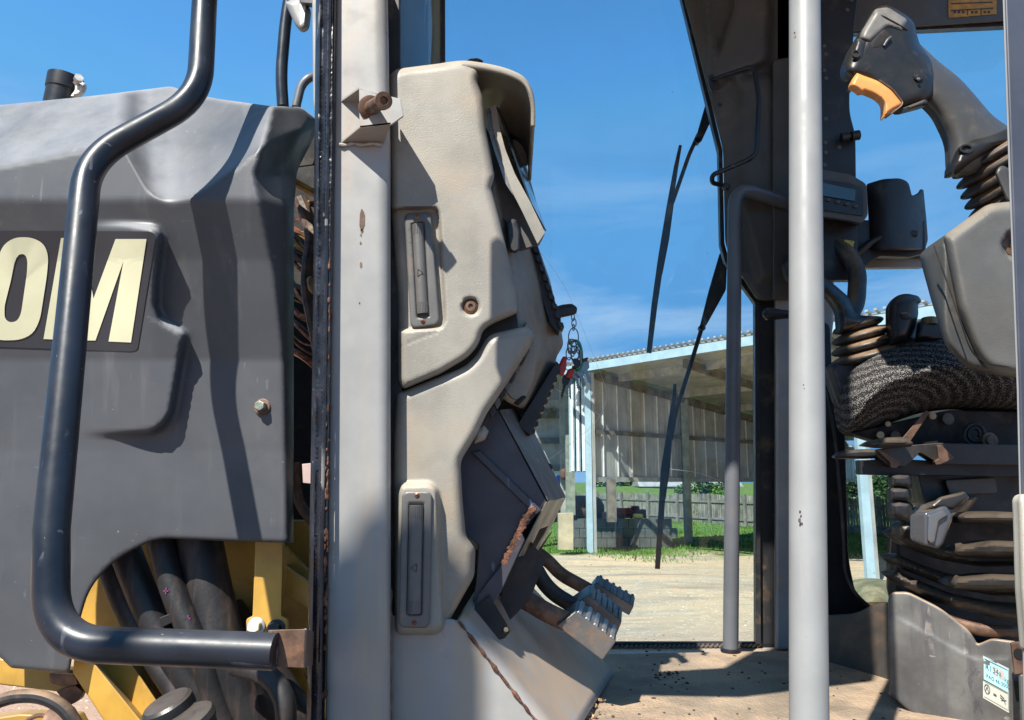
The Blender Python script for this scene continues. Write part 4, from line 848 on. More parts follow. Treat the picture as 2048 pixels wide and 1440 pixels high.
# the board on the post, added out of view, shades the sill
# ------------------------------------------------------------------ striker bracket on the pillar
sb = thing('door_striker', tuple(P(720, 285, 1.10)), 'pale welded channel bracket with a rusty pin on the cab pillar', 'bracket')
Yb = 1.055
def quad3(ptsl, th, nm, m, par, dr=(0, 0, 1)):
    return obj(nm, bquad([P(*p) for p in ptsl], th, dr), m, par, bevel=.0006)
quad3([(718, 178, Yb), (800, 197, Yb), (806, 232, Yb), (782, 249, Yb), (719, 256, Yb)], .004, 'face_plate', M['pillar'], sb, (0, 1, 0))
quad3([(718, 178, Yb), (778, 196, Yb), (766, 206, 1.102), (680, 205, 1.102)], .004, 'flange', M['pillar'], sb)
quad3([(719, 256, Yb), (782, 249, Yb), (768, 287, 1.102), (680, 288, 1.102)], .004, 'flange', M['pillar'], sb)
quad3([(800, 197, Yb), (806, 232, Yb), (780, 248, Yb+.055), (778, 205, Yb+.055)], .003, 'web', M['pillar'], sb, (.6, .2, 0))
cpn = P(741, 216, Yb); axp = (P(768, 201, .985)-cpn)
obj('washer', lathe(cpn, axp, [(-.002, .0185), (.003, .0185), (.0045, .015)], 26), M['rustpin'], sb, smooth=True)
pn = obj('pin', lathe(cpn, axp, [(0, .0105), (axp.length*.86, .0105), (axp.length*.88, .0125), (axp.length, .0125), (axp.length, .006), (axp.length*.95, .005)], 24), M['rustpin'], sb, smooth=True)
obj('weld_bead', tube([P(679+6*k, 289+1.5*math.sin(k), 1.097) for k in range(15)], [.0028+.0008*math.sin(k*2.1) for k in range(15)], 8), M['pillar'], sb, smooth=True)
# ------------------------------------------------------------------ steering console
cn = thing('control_console', tuple(P(860, 1268, 1.45)), 'tall dusty taupe control console beside the cab door pillar, with two slotted air vents', 'console')
up = fil([(777, 152, 12), (792, 138, 8), (870, 128, 10), (928, 121, 14), (958, 138, 14), (954, 162, 8), (966, 196, 8), (972, 262), (989, 352, 6), (982, 376, 4), (999, 440), (1016, 510), (1030, 570), (1036, 626, 10), (984, 648, 16), (966, 660, 10), (957, 690, 14), (936, 715, 16), (880, 748), (806, 779, 8), (797, 760, 4), (796, 600), (782, 420)], 8)
ven1 = fil([(770, 417, 4), (872, 413, 12), (880, 430, 8), (892, 640, 14), (884, 657, 14), (770, 664, 4)], 8)
def upY(x, y, d):
    Y = 1.135+rnd(d, 15, .017)+.01*sstep(130, 175, 300-y)*0
    Y = Y+.020*sstep(1, -4, edged(x, y, ven1))
    r = np.hypot(x-941, (y-613)); Y = Y+.012*sstep(20, 14, r)
    Y = Y+.0025*sstep(1.6, 0, np.abs((y-694)+(x-795)*.385))*(x < 878)
    return Y
obj('upper_panel', molded(up, upY, 4.6, back=.06), M['plastic'], cn, smooth=True, ang=75)
lo = fil([(793, 788, 6), (808, 781, 6), (930, 733, 16), (952, 712, 12), (973, 676, 12), (986, 667, 6), (1053, 652, 8), (1069, 668, 8), (1062, 690, 4), (1019, 760), (974, 826, 6), (952, 872, 10), (921, 922, 14), (925, 1000), (932, 1072, 10), (951, 1098, 8), (949, 1152, 12), (905, 1230, 14), (890, 1258, 6), (872, 1270, 8), (798, 1270, 8), (788, 1256, 6), (786, 1000), (788, 880)], 8)
blk = fil([(796, 985, 10), (805, 969, 8), (862, 968, 12), (874, 982, 10), (886, 1255, 10), (876, 1285, 6), (790, 1290, 6)], 6)
def loY(x, y, d):
    Y = 1.150+rnd(d, 20, .020)
    s = edged(x, y, blk); Y = Y-.026*sstep(7, -5, s)*sstep(930, 1000, y+20)
    Y = Y+.03*sstep(0, 130, x-880)*sstep(940, 1160, y)
    return Y
obj('lower_panel', molded(lo, loY, 4.6, back=.06), M['plastic'], cn, smooth=True, ang=75)
def vent(pl, sl, Y, scr, flip, par):
    v = obj('vent_plate', molded(fil(pl, 8), lambda x, y, d: Y+rnd(d, 3, .002)+.006*sstep(1, -1.5, edged(x, y, sl)), 3.2, back=.012), M['ventgrey'], par, smooth=True, ang=75)
    (ax, ay), (bx, by) = [((sl[0][0]+sl[1][0])/2, sl[0][1]+2), ((sl[2][0]+sl[3][0])/2, sl[2][1]-2)]
    a, b = P(ax, ay+2, Y+.003), P(bx, by-2, Y+.003); w_ = (P(sl[1][0], ay, Y)-P(sl[0][0], ay, Y)).length/2-.0006
    obj('vent_barrel', tube([a, b], w_, 24), M['ventgrey'], v, smooth=True)
    for t0, t1 in ((0, .13), (.87, 1)):
        bm = bmesh.new()
        for k in range(9):
            ang = R(-60+k*15); off = Vector((math.sin(ang)*w_, -math.cos(ang)*w_*1.01, 0)); tube([a.lerp(b, t0+.01)+off, a.lerp(b, t1-.01)+off], .0006, 4, bm)
        obj('thumb_grip', bm, M['ventgrey'], v, smooth=True, kind='stuff')
    m_ = a.lerp(b, .56 if not flip else .58)+Vector((.0, -w_*1.0-.0004, 0)); bm = bmesh.new(); q = .0048*(-1 if flip else 1)
    tri = [m_+Vector((-q*.7, 0, .006))*1, m_+Vector((-q*.7, 0, -.006)), m_+Vector((q, .0004, 0))]
    for i in range(3): tube([tri[i-1], tri[i]], .00045, 5, bm)
    obj('arrow_mark', bm, M['darkplastic'], v)
    for s in scr:
        c = P(s[0], s[1], Y); sc_ = obj('screw', lathe(c, (0, -1, 0), [(-.001, .0038), (.0008, .0038), (.0018, .0022)], 16), M['copper'], v, smooth=True)
        bm = bmesh.new(); box(c-Vector((0, .0019, 0)), (.0042, .0008, .0009), 0, bm); box(c-Vector((0, .0019, 0)), (.0009, .0008, .0042), 0, bm); obj('screw_slot', bm, M['bay'], v)
vent([(809, 433, 5), (816, 426, 5), (855, 424, 5), (862, 430, 5), (879, 640, 5), (872, 650, 5), (829, 656, 5), (821, 650, 5)], [(823, 446), (848, 444), (858, 632), (834, 636)], 1.142, ((834, 433), (846, 643)), False, cn)
vent([(804, 990, 5), (812, 983, 5), (858, 983, 5), (864, 990, 5), (860, 1246, 5), (853, 1256, 5), (804, 1255, 5), (797, 1246, 5)], [(818, 1006), (848, 1006), (843, 1230), (814, 1230)], 1.117, ((834, 991), (828, 1245)), True, cn)
cup = obj('fixing_plug', lathe(P(942, 615, 1.148), (0, -1, 0), [(-.002, .014), (.004, .013), (.008, .0085), (.010, .0075), (.010, .004), (.007, .003)], 22), M['rustpin'], cn, smooth=True)
obj('console_core', prism([(800, 170), (950, 150), (962, 230), (985, 300), (985, 400), (1015, 520), (1035, 640), (1040, 690), (965, 830), (930, 900), (912, 930), (915, 1090), (880, 1240), (800, 1240)], 1.195, 1.235), M['darkplastic'], cn)
obj('panel_shadow_gap', prism([(962, 240), (1000, 300), (1050, 410), (1075, 488), (1040, 500), (1000, 420), (985, 330)], 1.25, 1.30), M['trim'], cn)
obj('console_core', prism([(960, 700), (1080, 740), (1060, 830), (1036, 905), (950, 905)], 1.50, 1.52), M['darkplastic'], cn)
# visor, gauge bezel, inner bodies (they stand further into the cab)
nc = [(866, 130, 1.14), (900, 124, 1.14), (935, 122, 1.14), (985, 130, 1.14), (1020, 140, 1.14), (1046, 154, 1.14), (1060, 176, 1.14), (1066, 205, 1.145), (1066, 240, 1.15)]
def crs(c, n=5):
    o = []
    for i in range(len(c)-1):
        p0, p1, p2, p3 = [np.array(c[min(max(i+k, 0), len(c)-1)], float) for k in (-1, 0, 1, 2)]
        for j in range(n):
            t = j/n; o.append(.5*((2*p1)+(p2-p0)*t+(2*p0-5*p1+4*p2-p3)*t*t+(3*p1-p0-3*p2+p3)*t**3))
    return o+[np.array(c[-1], float)]
bm = bmesh.new(); vg = []
for k, p in enumerate(crs(nc, 6)):
    q = P(*p); vg.append([bm.verts.new(q+Vector((0, y_, -.012*(y_ < .002)-.03*(y_/.27)**2*0))) for y_ in (0, .006, .03, .09, .15, .21, .25)])
for i in range(len(vg)-1):
    for j in range(len(vg[0])-1): bm.faces.new([vg[i][j], vg[i+1][j], vg[i+1][j+1], vg[i][j+1]])
vz = obj('visor', bm, M['plastic'], cn, smooth=True, ang=180); sd_ = vz.modifiers.new('t', 'SOLIDIFY'); sd_.thickness = .007; sd_.offset = 0
obj('visor_back', prism(fil([(956, 160), (1010, 150), (1050, 180), (1060, 240), (1055, 332), (1040, 326), (985, 300), (958, 230)], 6), 1.38, 1.41), M['plastic'], cn, bevel=.002)
bz = obj('gauge_bezel', prism(fil([(980, 214, 2), (992, 210, 2), (998, 251), (1011, 300), (1030, 348), (1060, 403), (1090, 465, 2), (1075, 488, 2), (1044, 422), (1023, 381), (995, 294), (987, 262)], 5), 1.20, 1.215), M['plastic'], cn, bevel=.002)
obj('bezel_rim', prism(fil([(972, 220, 2), (980, 214, 1), (987, 262), (995, 294), (1023, 381, 1), (1034, 402, 1), (1011, 367), (988, 300), (975, 256)], 5), 1.205, 1.22), M['steel'], bz, bevel=.001)
obj('gauge_glass', bquad([P(992, 214, 1.215), P(1008, 229, 1.42), P(1090, 462, 1.42), P(1062, 410, 1.215)], .003, (1, 0, 0)), mat('dark gauge glass', (.02, .03, .04), .12, var=.1, spec=.8), bz)
obj('binnacle', prism(fil([(982, 230, 4), (1008, 228, 4), (1036, 292, 6), (1054, 336, 4), (1090, 466, 4), (1078, 490, 4), (1030, 500), (996, 420), (984, 300)], 5), 1.425, 1.47), M['plastic'], cn, bevel=.004)
obj('inner_body', molded(fil([(960, 330, 6), (1000, 360, 8), (1048, 440, 6), (1074, 486, 4), (1100, 560), (1122, 655, 4), (1127, 690, 8), (1112, 716, 8), (1112, 752, 8), (1076, 800, 8), (1052, 822, 8), (1018, 806, 6), (985, 780, 6), (950, 600, 6)], 7), lambda x, y, d: 1.235+rnd(d, 18, .035)+.0036*np.maximum(0, x-np.interp(y, [330, 440, 570, 650, 720, 800, 830], [985, 1003, 1034, 1046, 1040, 1005, 990])), 6, back=.34), M['plastic'], cn, smooth=True, ang=75)
obj('inner_body', prism(fil([(1016, 702, 6), (1058, 640, 8), (1078, 690, 6), (1066, 760, 8), (1045, 800), (1024, 796, 6), (1010, 780, 6)], 6), 1.215, 1.36), M['plastic'], cn, bevel=.006)
obj('finger_pocket', inflate(fil([(1026, 806), (1046, 790), (1054, 794), (1036, 812)], 4), 1.214, .003, 5, 2), M['bay'], cn)
vs_ = obj('side_switch', molded(fil([(1012, 443, 4), (1022, 437, 4), (1033, 440, 4), (1041, 462), (1040, 500, 4), (1030, 507, 4), (1016, 500, 4)], 4), lambda x, y, d: 1.20+rnd(d, 5, .006), 4, back=.05), M['darkplastic'], cn, smooth=True)
# louvres: two rows of dark bars on the faces turned to the seat
lv = obj('louvre_frame', prism([(1048, 476), (1074, 488), (1122, 640), (1118, 668), (1100, 648), (1058, 520)], 1.40, 1.60), M['darkplastic'], cn, bevel=.002)
for k in range(9):
    t = k/8.; x = 1066+t*50; y = 492+t*150
    obj('louvre', prism(fil([(x, y), (x+10, y+3), (x+13, y+14), (x+2, y+12)], 3), 1.385, 1.62), M['darkplastic'], lv, bevel=.001)
lv2 = obj('louvre_frame', prism([(1113, 722), (1122, 732), (1060, 872), (1043, 858), (1036, 846)], 1.42, 1.74), M['darkplastic'], cn, bevel=.002)
for k in range(9):
    t = k/8.; x = 1112-t*50; y = 742+t*118
    obj('louvre', prism(fil([(x-4, y), (x+8, y-4), (x+9, y+6), (x-1, y+9)], 3), 1.43, 1.72), M['rubber'], lv2, bevel=.001)
lv3 = obj('louvre_frame', prism([(1052, 672), (1066, 682), (1000, 800), (960, 868), (950, 872), (975, 820)], 1.20, 1.26), M['darkplastic'], cn, bevel=.002)
for k in range(8):
    t = k/7.; x = 1048-t*68; y = 700+t*120
    obj('louvre', prism(fil([(x-2, y), (x+9, y-10), (x+12, y+2), (x+4, y+16)], 3), 1.193, 1.25), M['rubber' if k % 2 else 'ventgrey'], lv3, bevel=.001)
obj('gusset', inflate(fil([(948, 862), (968, 850), (978, 862), (970, 880), (948, 888)], 4), 1.20, .012, 10, 3), M['plastic'], cn, smooth=True)
obj('top_knob', inflate(fil([(930, 124), (940, 117), (956, 116), (968, 122), (960, 130)], 4), 1.5, .02, 6, 3), M['darkplastic'], cn, smooth=True)
# ------------------------------------------------------------------ ignition key with its bunch
kb = thing('key_bunch', tuple(P(1148, 790, 1.55)), 'bunch of keys with red tags and a green clip hanging from the black ignition key', 'keys')
YK = 1.55
obj('key_head', inflate(fil([(1104, 615, 4), (1125, 609, 4), (1144, 607, 4), (1155, 615, 5), (1153, 628, 5), (1140, 632, 4), (1120, 636), (1106, 638, 3)], 3), YK, .008, 8, 3), M['darkplastic'], kb, smooth=True)
def ring(x, y, rx, ry, r, m, nm='ring', tw=0, Y=YK, n=26, flat=None):
    pts = []
    for k in range(n):
        a = 2*math.pi*k/n; c = P(x+rx*math.cos(a)*math.cos(tw), y+ry*math.sin(a), Y+rx*math.cos(a)*math.sin(tw)*.001); pts.append(c)
    return obj(nm, tube(pts, r, 8, closed=True), m, kb, smooth=True)
ring(1146, 634, 4, 8, .0011, M['keysteel'], 'chain_link', .8); ring(1148, 646, 4.5, 9, .0011, M['keysteel'], 'chain_link', -.3); ring(1147, 655, 3.5, 6, .0011, M['keysteel'], 'chain_link', 1)
ring(1147, 675, 10, 19, .0012, M['keysteel'], 'split_ring')
cb = [(1140, 690), (1148, 680), (1158, 684), (1163, 700), (1164, 730), (1160, 742), (1152, 736)]
obj('clip', ptube([(x, y, YK-.004) for x, y in cb], .0032, .012, seg=10), M['green'], kb, smooth=True)
obj('clip_gate', ptube([(1161, 700, YK-.008), (1162, 728, YK-.008)], .003, .01, seg=10), M['keysteel'], kb, smooth=True)
rg = random.Random(4)
for k in range(9): ring(1143+rg.uniform(-6, 8), 702+rg.uniform(-12, 16), rg.uniform(4, 9), rg.uniform(9, 15), .0012, M['keysteel'], 'split_ring', rg.uniform(-1, 1), YK-.004+rg.uniform(-.01, .01))
ring(1139, 728, 11, 13, .001, M['keysteel'], 'split_ring', .3)
for pl, m in (([(1126, 712), (1134, 714), (1132, 740), (1126, 752), (1114, 750), (1113, 738)], 'red'), ([(1136, 738), (1148, 736), (1146, 752), (1140, 758), (1129, 754)], 'red')):
    obj('key_tag', inflate(fil(pl, 4), YK-.004, .003, 6, 3), M[m], kb, smooth=True)
def key(x0, y0, x1, y1, w_, m, Y):
    w_ *= 1.35; a = Vector((x0, y0)); b = Vector((x1, y1)); d = (b-a).normalized(); s = Vector((-d.y, d.x)); L_ = (b-a).length
    o = [a+s*w_*1.6, a+d*L_*.18+s*w_*1.9, a+d*L_*.34+s*w_*1.5, a+d*L_*.38+s*w_*.7]
    for k in range(4): o += [a+d*L_*(.5+k*.11)+s*w_*.75, a+d*L_*(.55+k*.11)+s*w_*.35]
    o += [b, a+d*L_*.9-s*w_*.5, a+d*L_*.4-s*w_*.7, a+d*L_*.34-s*w_*1.5, a+d*L_*.15-s*w_*1.9, a-s*w_*1.6]
    return obj('key', prism([(v.x, v.y) for v in o], Y, Y+.0022), m, kb, bevel=.0003)
for a in ((1134, 752, 1122, 798, 3.2, 'darkplastic', 0), (1138, 752, 1141, 800, 2.6, 'keysteel', .004), (1164, 722, 1182, 770, 4.6, 'keysteel', -.006), (1156, 735, 1170, 773, 4.2, 'brass', .002), (1150, 740, 1158, 782, 3.6, 'keysteel', .006), (1147, 728, 1178, 716, 4.0, 'darkplastic', -.01), (1152, 732, 1148, 768, 3.4, 'green', .01), (1160, 738, 1166, 776, 3, 'keysteel', -.004), (1142, 744, 1146, 770, 3, 'brass', .012)):
    key(*a[:5], M[a[5]], YK+a[6])
# spider threads caught in the light
web = thing('spider_threads', tuple(P(1180, 830, 1.75)), 'fine spider threads strung from the console past the hanging keys', 'cobweb')
wm = mat('silk', (.8, .8, .8), .4)
for tp in ([(1082, 505, 1.6), (1130, 570, 1.65), (1175, 680, 1.7), (1220, 795, 1.75), (1190, 850, 1.72), (1095, 922, 1.6)], [(1112, 778, 1.6), (1200, 830, 1.73)], [(1158, 870, 1.68), (1180, 890, 1.75), (1190, 905, 1.8)], [(1340, 938, 1.9), (1400, 945, 1.93), (1450, 966, 1.98)]):
    obj('thread', ptube(tp, .00038, .12, seg=4), wm, web)
# ------------------------------------------------------------------ pedal box and pedals
pb = thing('pedal_bracket', tuple(P(990, 1240, 1.5)), 'dark steel pedal housing with flaking rust edge and pale scuffed end below the console', 'bracket')
near = [(996, 820), (1093, 1003), (1074, 1026), (1046, 1062), (1012, 1150), (975, 1236), (944, 1222), (953, 1160), (958, 1090), (915, 1060), (905, 860)]
obj('side_plate', prism(near, 1.285, 1.290), M['navy'], pb, bevel=.001)
obj('stiffener', bquad([P(942, 905, 1.282), P(960, 900, 1.282), P(1084, 1020, 1.282), P(1070, 1030, 1.282)], .010, (0, -1, 0)), M['navy'], pb, bevel=.003)
obj('top_flange', bquad([P(1000, 824, 1.283), P(1096, 1003, 1.283), P(1131, 996, 1.60), P(1044, 818, 1.60)], .004, (0, 0, 1)), mat('worn flange paint', (.17, .165, .16), .5, var=.15, dirt=((.1, .08, .07), 9, .5, .5, .2), scratch=((.35, .4, .5), 40, .66, .8)), pb, bevel=.001)
for x, y, Y in ((1035, 864, 1.50), (1069, 928, 1.50)): obj('bolt_hole', lathe(P(x, y, Y), (.86, -.1, .5), [(-.002, .0085), (.001, .0085), (.001, .006)], 16), M['rustpin'], pb, smooth=True)
obj('rivet', lathe(P(1099, 934, 1.58), (.86, 0, .5), [(0, .008), (.004, .007), (.006, .003)], 14), M['darkplastic'], pb, smooth=True)
pe = obj('end_plate', bquad([P(1094, 1003, 1.283), P(1131, 996, 1.60), P(1078, 1104, 1.60), P(1040, 1112, 1.285)], .004, (-.8, 0, -.3)), M['paleend'], pb)
obj('slot', bquad([P(1096, 1052, 1.345), P(1080, 1058, 1.305), P(1063, 1092, 1.305), P(1070, 1096, 1.335)], .0012, (.6, -.5, -.3)), M['bay'], pb)
obj('slot', bquad([P(1104, 1062, 1.55), P(1100, 1066, 1.53), P(1074, 1104, 1.53), P(1078, 1104, 1.55)], .0012, (.6, -.5, -.3)), M['bay'], pb)
ru = fil([(1042, 1004, 6), (1056, 1010, 6), (1073, 1022, 2), (1058, 1040), (1046, 1062, 3), (1030, 1100), (1018, 1118, 4), (1010, 1120, 3), (1022, 1060, 5)], 4)
obj('edge_plate', molded(ru, lambda x, y, d: 1.388+rnd(d, 5, .004)+0*x, 5, back=.03), M['pillar'], pb, smooth=True, ang=75)
rg = random.Random(8); bm = bmesh.new()
for k in range(420):
    t = rg.random(); x = np.interp(t, [0, .2, 1], [1066, 1050, 1008])+rg.gauss(0, 3.2)*(1-.4*t); y = 1016+t*112
    bmesh.ops.create_icosphere(bm, subdivisions=1, radius=rg.uniform(.001, .0032), matrix=Matrix.Translation(P(x, y, 1.271)) @ Matrix.Rotation(rg.uniform(0, 3), 4, 'Y') @ Matrix.Diagonal((1.6, .6, 1, 1)))
obj('rust_scale', bm, M['rust'], pb, kind='stuff')
obj('lower_leg', prism([(1010, 1120), (1044, 1066), (1050, 1080), (1004, 1180), (972, 1232), (946, 1226), (956, 1190), (978, 1160)], 1.270, 1.315), M['navy'], pb, bevel=.002)
obj('foot_flange', prism([(944, 1222), (978, 1190), (1022, 1262), (1010, 1276), (985, 1284)], 1.260, 1.264), M['dark'], pb, bevel=.001)
obj('bolt', lathe(P(1010, 1261, 1.257), (.3, -.8, .4), [(-.008, .0042), (.006, .0042), (.006, .004)], 6), M['brass'], pb, bevel=.0006)
obj('bolt', lathe(P(1008, 1254, 1.368), (.3, -.8, .4), [(0, .003), (.004, .003)], 8), M['bay'], pb)
obj('inner_plate', prism([(1020, 1130), (1060, 1080), (1090, 1120), (1060, 1200), (1020, 1240), (1000, 1200)], 1.345, 1.350), M['dark'], pb)
obj('inner_plate', prism([(905, 870), (1010, 840), (1070, 900), (1100, 1010), (1064, 1100), (1010, 1170), (960, 1200), (915, 1100)], 1.60, 1.605), M['dark'], pb)
def pedal(nm_lab, arm, hw, quad, Y, dY, rows, m, ma):
    t = thing('pedal', tuple(P(quad[3][0], quad[3][1], Y)), nm_lab, 'pedal', 'pedals under the console')
    o = obj('arm', ptube(arm, hw, .07, seg=14, flat=.55, up=(0, 1, 0)), ma, t, smooth=True)
    # pad: a thick slab whose near edge is the quad; its tread runs back into the cab
    a, b, c, d = [P(q[0], q[1], Y) for q in quad]           # left, top-left, right, bottom (outline of the near edge face)
    bk = Vector((.012, dY, .012))
    bm = bmesh.new(); f = [bm.verts.new(p) for p in (a, b, c, d)]; g = [bm.verts.new(p+bk) for p in (a, b, c, d)]
    bm.faces.new(f); bm.faces.new(g[::-1])
    for i in range(4): bm.faces.new([f[i-1], f[i], g[i], g[i-1]])
    obj('pad', bm, m, t, bevel=.003)
    for k in range(rows):
        s = (k+.5)/rows; p = b.lerp(c, s); dn = (c-b).normalized(); nrm = Vector((dn.z*-1, 0, dn.x)); nrm = nrm if nrm.z > 0 else -nrm
        bm = bmesh.new(); w_ = (c-b).length/rows*.66
        q = [p-dn*w_/2-nrm*.002, p+dn*w_/2-nrm*.002, p+dn*w_*.3+nrm*.0045, p-dn*w_*.3+nrm*.0045]
        f = [bm.verts.new(x+Vector((0, .004, 0))) for x in q]; g = [bm.verts.new(x+bk*.93) for x in q]; bm.faces.new(f); bm.faces.new(g[::-1])
        for i in range(4): bm.faces.new([f[i-1], f[i], g[i], g[i-1]])
        obj('tread_bar', bm, M['steel'] if rows == 5 else m, t, bevel=.0015)
    return t
pedal('nearest pedal, its worn bare metal pad bright in the sun', [(1010, 1175, 1.42), (1060, 1205, 1.42), (1095, 1226, 1.42), (1140, 1246, 1.42)], .018, [(1112, 1252), (1150, 1223), (1232, 1284), (1205, 1322)], 1.40, .06, 5, M['padsteel'], M['rustpin'])
pedal('dark middle pedal half hidden by the bright worn one', [(1020, 1050, 1.55), (1062, 1120, 1.55), (1095, 1180, 1.55), (1165, 1222, 1.55)], .016, [(1138, 1216), (1176, 1190), (1244, 1243), (1228, 1282)], 1.52, .07, 6, M['padsteel'], M['dark'])
pedal('furthest dark pedal with a ribbed tread, right of the other two', [(1050, 1090, 1.70), (1095, 1120, 1.70), (1120, 1148, 1.70), (1200, 1192, 1.70)], .015, [(1176, 1184), (1190, 1166), (1268, 1212), (1258, 1232)], 1.68, .05, 6, M['padsteel'], M['rustpin'])
# ------------------------------------------------------------------ poles and handles at the doorway
ep = thing('entry_pole', tuple(P(1618, 1500, .86)), 'tall round pale grey pole in the near right foreground, bright in the sun', 'pole')
obj('tube', tube([P(1609, -80, .955), P(1611, 300, .935), P(1614, 800, .90), P(1619, 1560, .862)], .0209, 40), M['tubegrey'], ep, smooth=True)
bm = bmesh.new(); rg = random.Random(6)
for x, y, Y, s in ((1600, 1024, .868, 1.2), (1599, 1041, .868, 1.6), (1604, 1047, .869, .9), (1607, 770, .88, .7), (1589, 66, .932, 1.2)):
    bmesh.ops.create_icosphere(bm, subdivisions=1, radius=.0011*s, matrix=Matrix.Translation(P(x, y, Y)) @ Matrix.Diagonal((1, .3, 1.7, 1)))
obj('rust_spot', bm, M['rust'], ep, kind='stuff')
fh = thing('hooked_tube', tuple(P(1462, 1305, 1.93)), 'grey tube handle hooked at the top, standing on the cab floor', 'handle')
hp = [P(1590, 412, 1.97), P(1555, 400, 1.95), P(1505, 392, 1.93), P(1466, 440, 1.93), P(1467, 700, 1.92), P(1461, 1306, 1.92)]
obj('tube', tube(fpath([hp[0], hp[1], P(1470, 372, 1.93), hp[4], hp[5]], .085, 12), .0188, 26), M['rail'], fh, smooth=True)
obj('foot_collar', lathe(P(1461, 1303, 1.92), (0, 0, 1), [(0, .024), (.006, .024), (.008, .02)], 22), M['dark'], fh, smooth=True)
th = thing('assist_handle', tuple(P(1480, 375, 1.95)), 'thin black rod handle bent round on the upper pillar trim', 'handle')
obj('rod', ptube([(1424, 160, 1.975), (1440, 154, 1.93), (1508, 132, 1.88), (1518, 200, 1.87), (1512, 306, 1.88), (1500, 318, 1.88), (1424, 350, 1.93), (1424, 366, 1.95), (1452, 372, 1.99)], .0066, .022, seg=14), M['black'], th, smooth=True)
obj('foot', prism(fil([(1416, 150), (1432, 148), (1440, 165), (1424, 184), (1418, 172)], 4), 1.965, 1.99), M['rubber'], th, bevel=.002)
obj('foot', lathe(P(1452, 372, 1.975), (0, -1, 0), [(-.01, .011), (.002, .011), (.004, .008)], 18), M['rubber'], th, smooth=True)
lk = obj('black_knob', lathe(P(1582, 629, 1.86), (-1, 0, .02), [(0, .010), (.02, .012), (.05, .0165), (.062, .016), (.07, .009), (.072, .002)], 24), M['darkplastic'], smooth=True); tag(lk, 'black tapered knob sticking out behind the grey pole at the window edge', 'knob')
lk2 = obj('latch_housing', inflate(fil([(1562, 530), (1580, 500), (1596, 520), (1596, 575), (1572, 560)], 8), 1.88, .03, 12, 3), M['dark'], smooth=True); tag(lk2, 'dark rounded latch housing half hidden behind the grey pole', 'latch')
# ------------------------------------------------------------------ wipers outside the far glass
def wiper(arm, blade, lab, Y=2.19):
    t = thing('wiper', tuple(P(blade[-1][0], blade[-1][1], Y)), lab, 'wiper', 'wipers on the far window')
    obj('arm', ptube([(x, y, Y) for x, y in arm[0]], arm[1], .02, seg=8, flat=.5, up=(0, 1, 0)), M['rubber'], t, smooth=True)
    obj('arm_hinge', lathe(P(arm[2][0], arm[2][1], Y-.01), (0, 1, 0), [(0, .010), (.02, .010)], 12), M['rubber'], t, smooth=True)
    obj('arm_root', prism(fil(arm[3], 4), Y-.01, Y+.012), M['rubber'], t, bevel=.003)
    a, b = Vector(blade[0]), Vector(blade[-1]); d = (b-a).normalized(); s = Vector((-d.y, d.x))
    def strip(pts, w0, nm, Y0, Y1, m):
        q = [Vector(p) for p in pts]; o = [p+s*w for p, w in zip(q, w0)]+[p-s*w for p, w in zip(q[::-1], w0[::-1])]
        return obj(nm, prism([(v.x, v.y) for v in o], Y0, Y1), m, t, bevel=.0008)
    strip(blade, [3, 4.5, 6, 6.5, 6, 5][:len(blade)], 'blade', Y-.022, Y-.008, M['rubber'])
    mid = a.lerp(b, .45); strip([a.lerp(b, .22), mid, a.lerp(b, .62)], [4, 6, 3], 'yoke', Y-.008, Y+.004, M['dark'])
    return t
wiper(([(1397, 268), (1378, 310), (1345, 405)], .0062, (1395, 280), [(1412, 205), (1428, 212), (1423, 240), (1402, 285), (1390, 282)]), [(1361, 290), (1352, 335), (1338, 420), (1322, 520), (1309, 610), (1298, 706)], 'upper wiper seen against the sky through the far window')
wiper(([(1404, 655), (1378, 740), (1350, 830), (1342, 880)], .0065, (1405, 655), [(1440, 505), (1454, 530), (1452, 580), (1412, 652), (1399, 656), (1418, 580)]), [(1350, 768), (1348, 800), (1340, 860), (1328, 940), (1323, 1020), (1315, 1138)], 'lower wiper hanging in front of the barn through the far window')
# ------------------------------------------------------------------ monitor, cup holder
mo = thing('monitor', tuple(P(1690, 450, 1.8)), 'small dark display with a bluish screen and four round buttons, behind the grey pole', 'monitor')
obj('housing', prism(fil([(1600, 332, 4), (1700, 348, 10), (1734, 368, 10), (1736, 430, 6), (1724, 448, 10), (1690, 440, 6), (1600, 428, 4)], 5), 1.74, 1.84, ), M['trim'], mo, bevel=.004)
fp = obj('front_panel', prism(fil([(1605, 354, 3), (1700, 366, 4), (1726, 376, 4), (1728, 432, 4), (1605, 414, 3)], 4), 1.736, 1.742), M['darkplastic'], mo, bevel=.001)
scm = mat('blue grey display', (.05, .11, .15), .12, var=.1)
obj('screen', prism([(1640, 364), (1711, 380), (1710, 402), (1640, 390)], 1.733, 1.737), scm, fp)
for x, y in ((1656, 400), (1675, 404), (1693, 408), (1711, 413)): obj('button', lathe(P(x, y, 1.735), (0, -1, 0), [(0, .006), (.003, .0055), (.004, .003)], 16, sc=(.7, 1)), M['trim'], fp, smooth=True)
obj('bracket', prism([(1600, 430), (1716, 446), (1716, 520), (1730, 560), (1600, 560)], 1.80, 1.9), M['dark'], mo, bevel=.004)
tg = obj('yellow_tag', prism([(1688, 479), (1709, 482), (1706, 498), (1693, 497)], 1.79, 1.795), mat('yellow tag', (.45, .38, .04), .5, var=.3, vscale=90), bevel=.0005); tag(tg, 'small yellow tag stuck below the display', 'tag')
ch = thing('cup_holder', tuple(P(1790, 500, 1.8)), 'black open cup holder with a cut-away rim, against the sky in the rear window', 'cup holder')
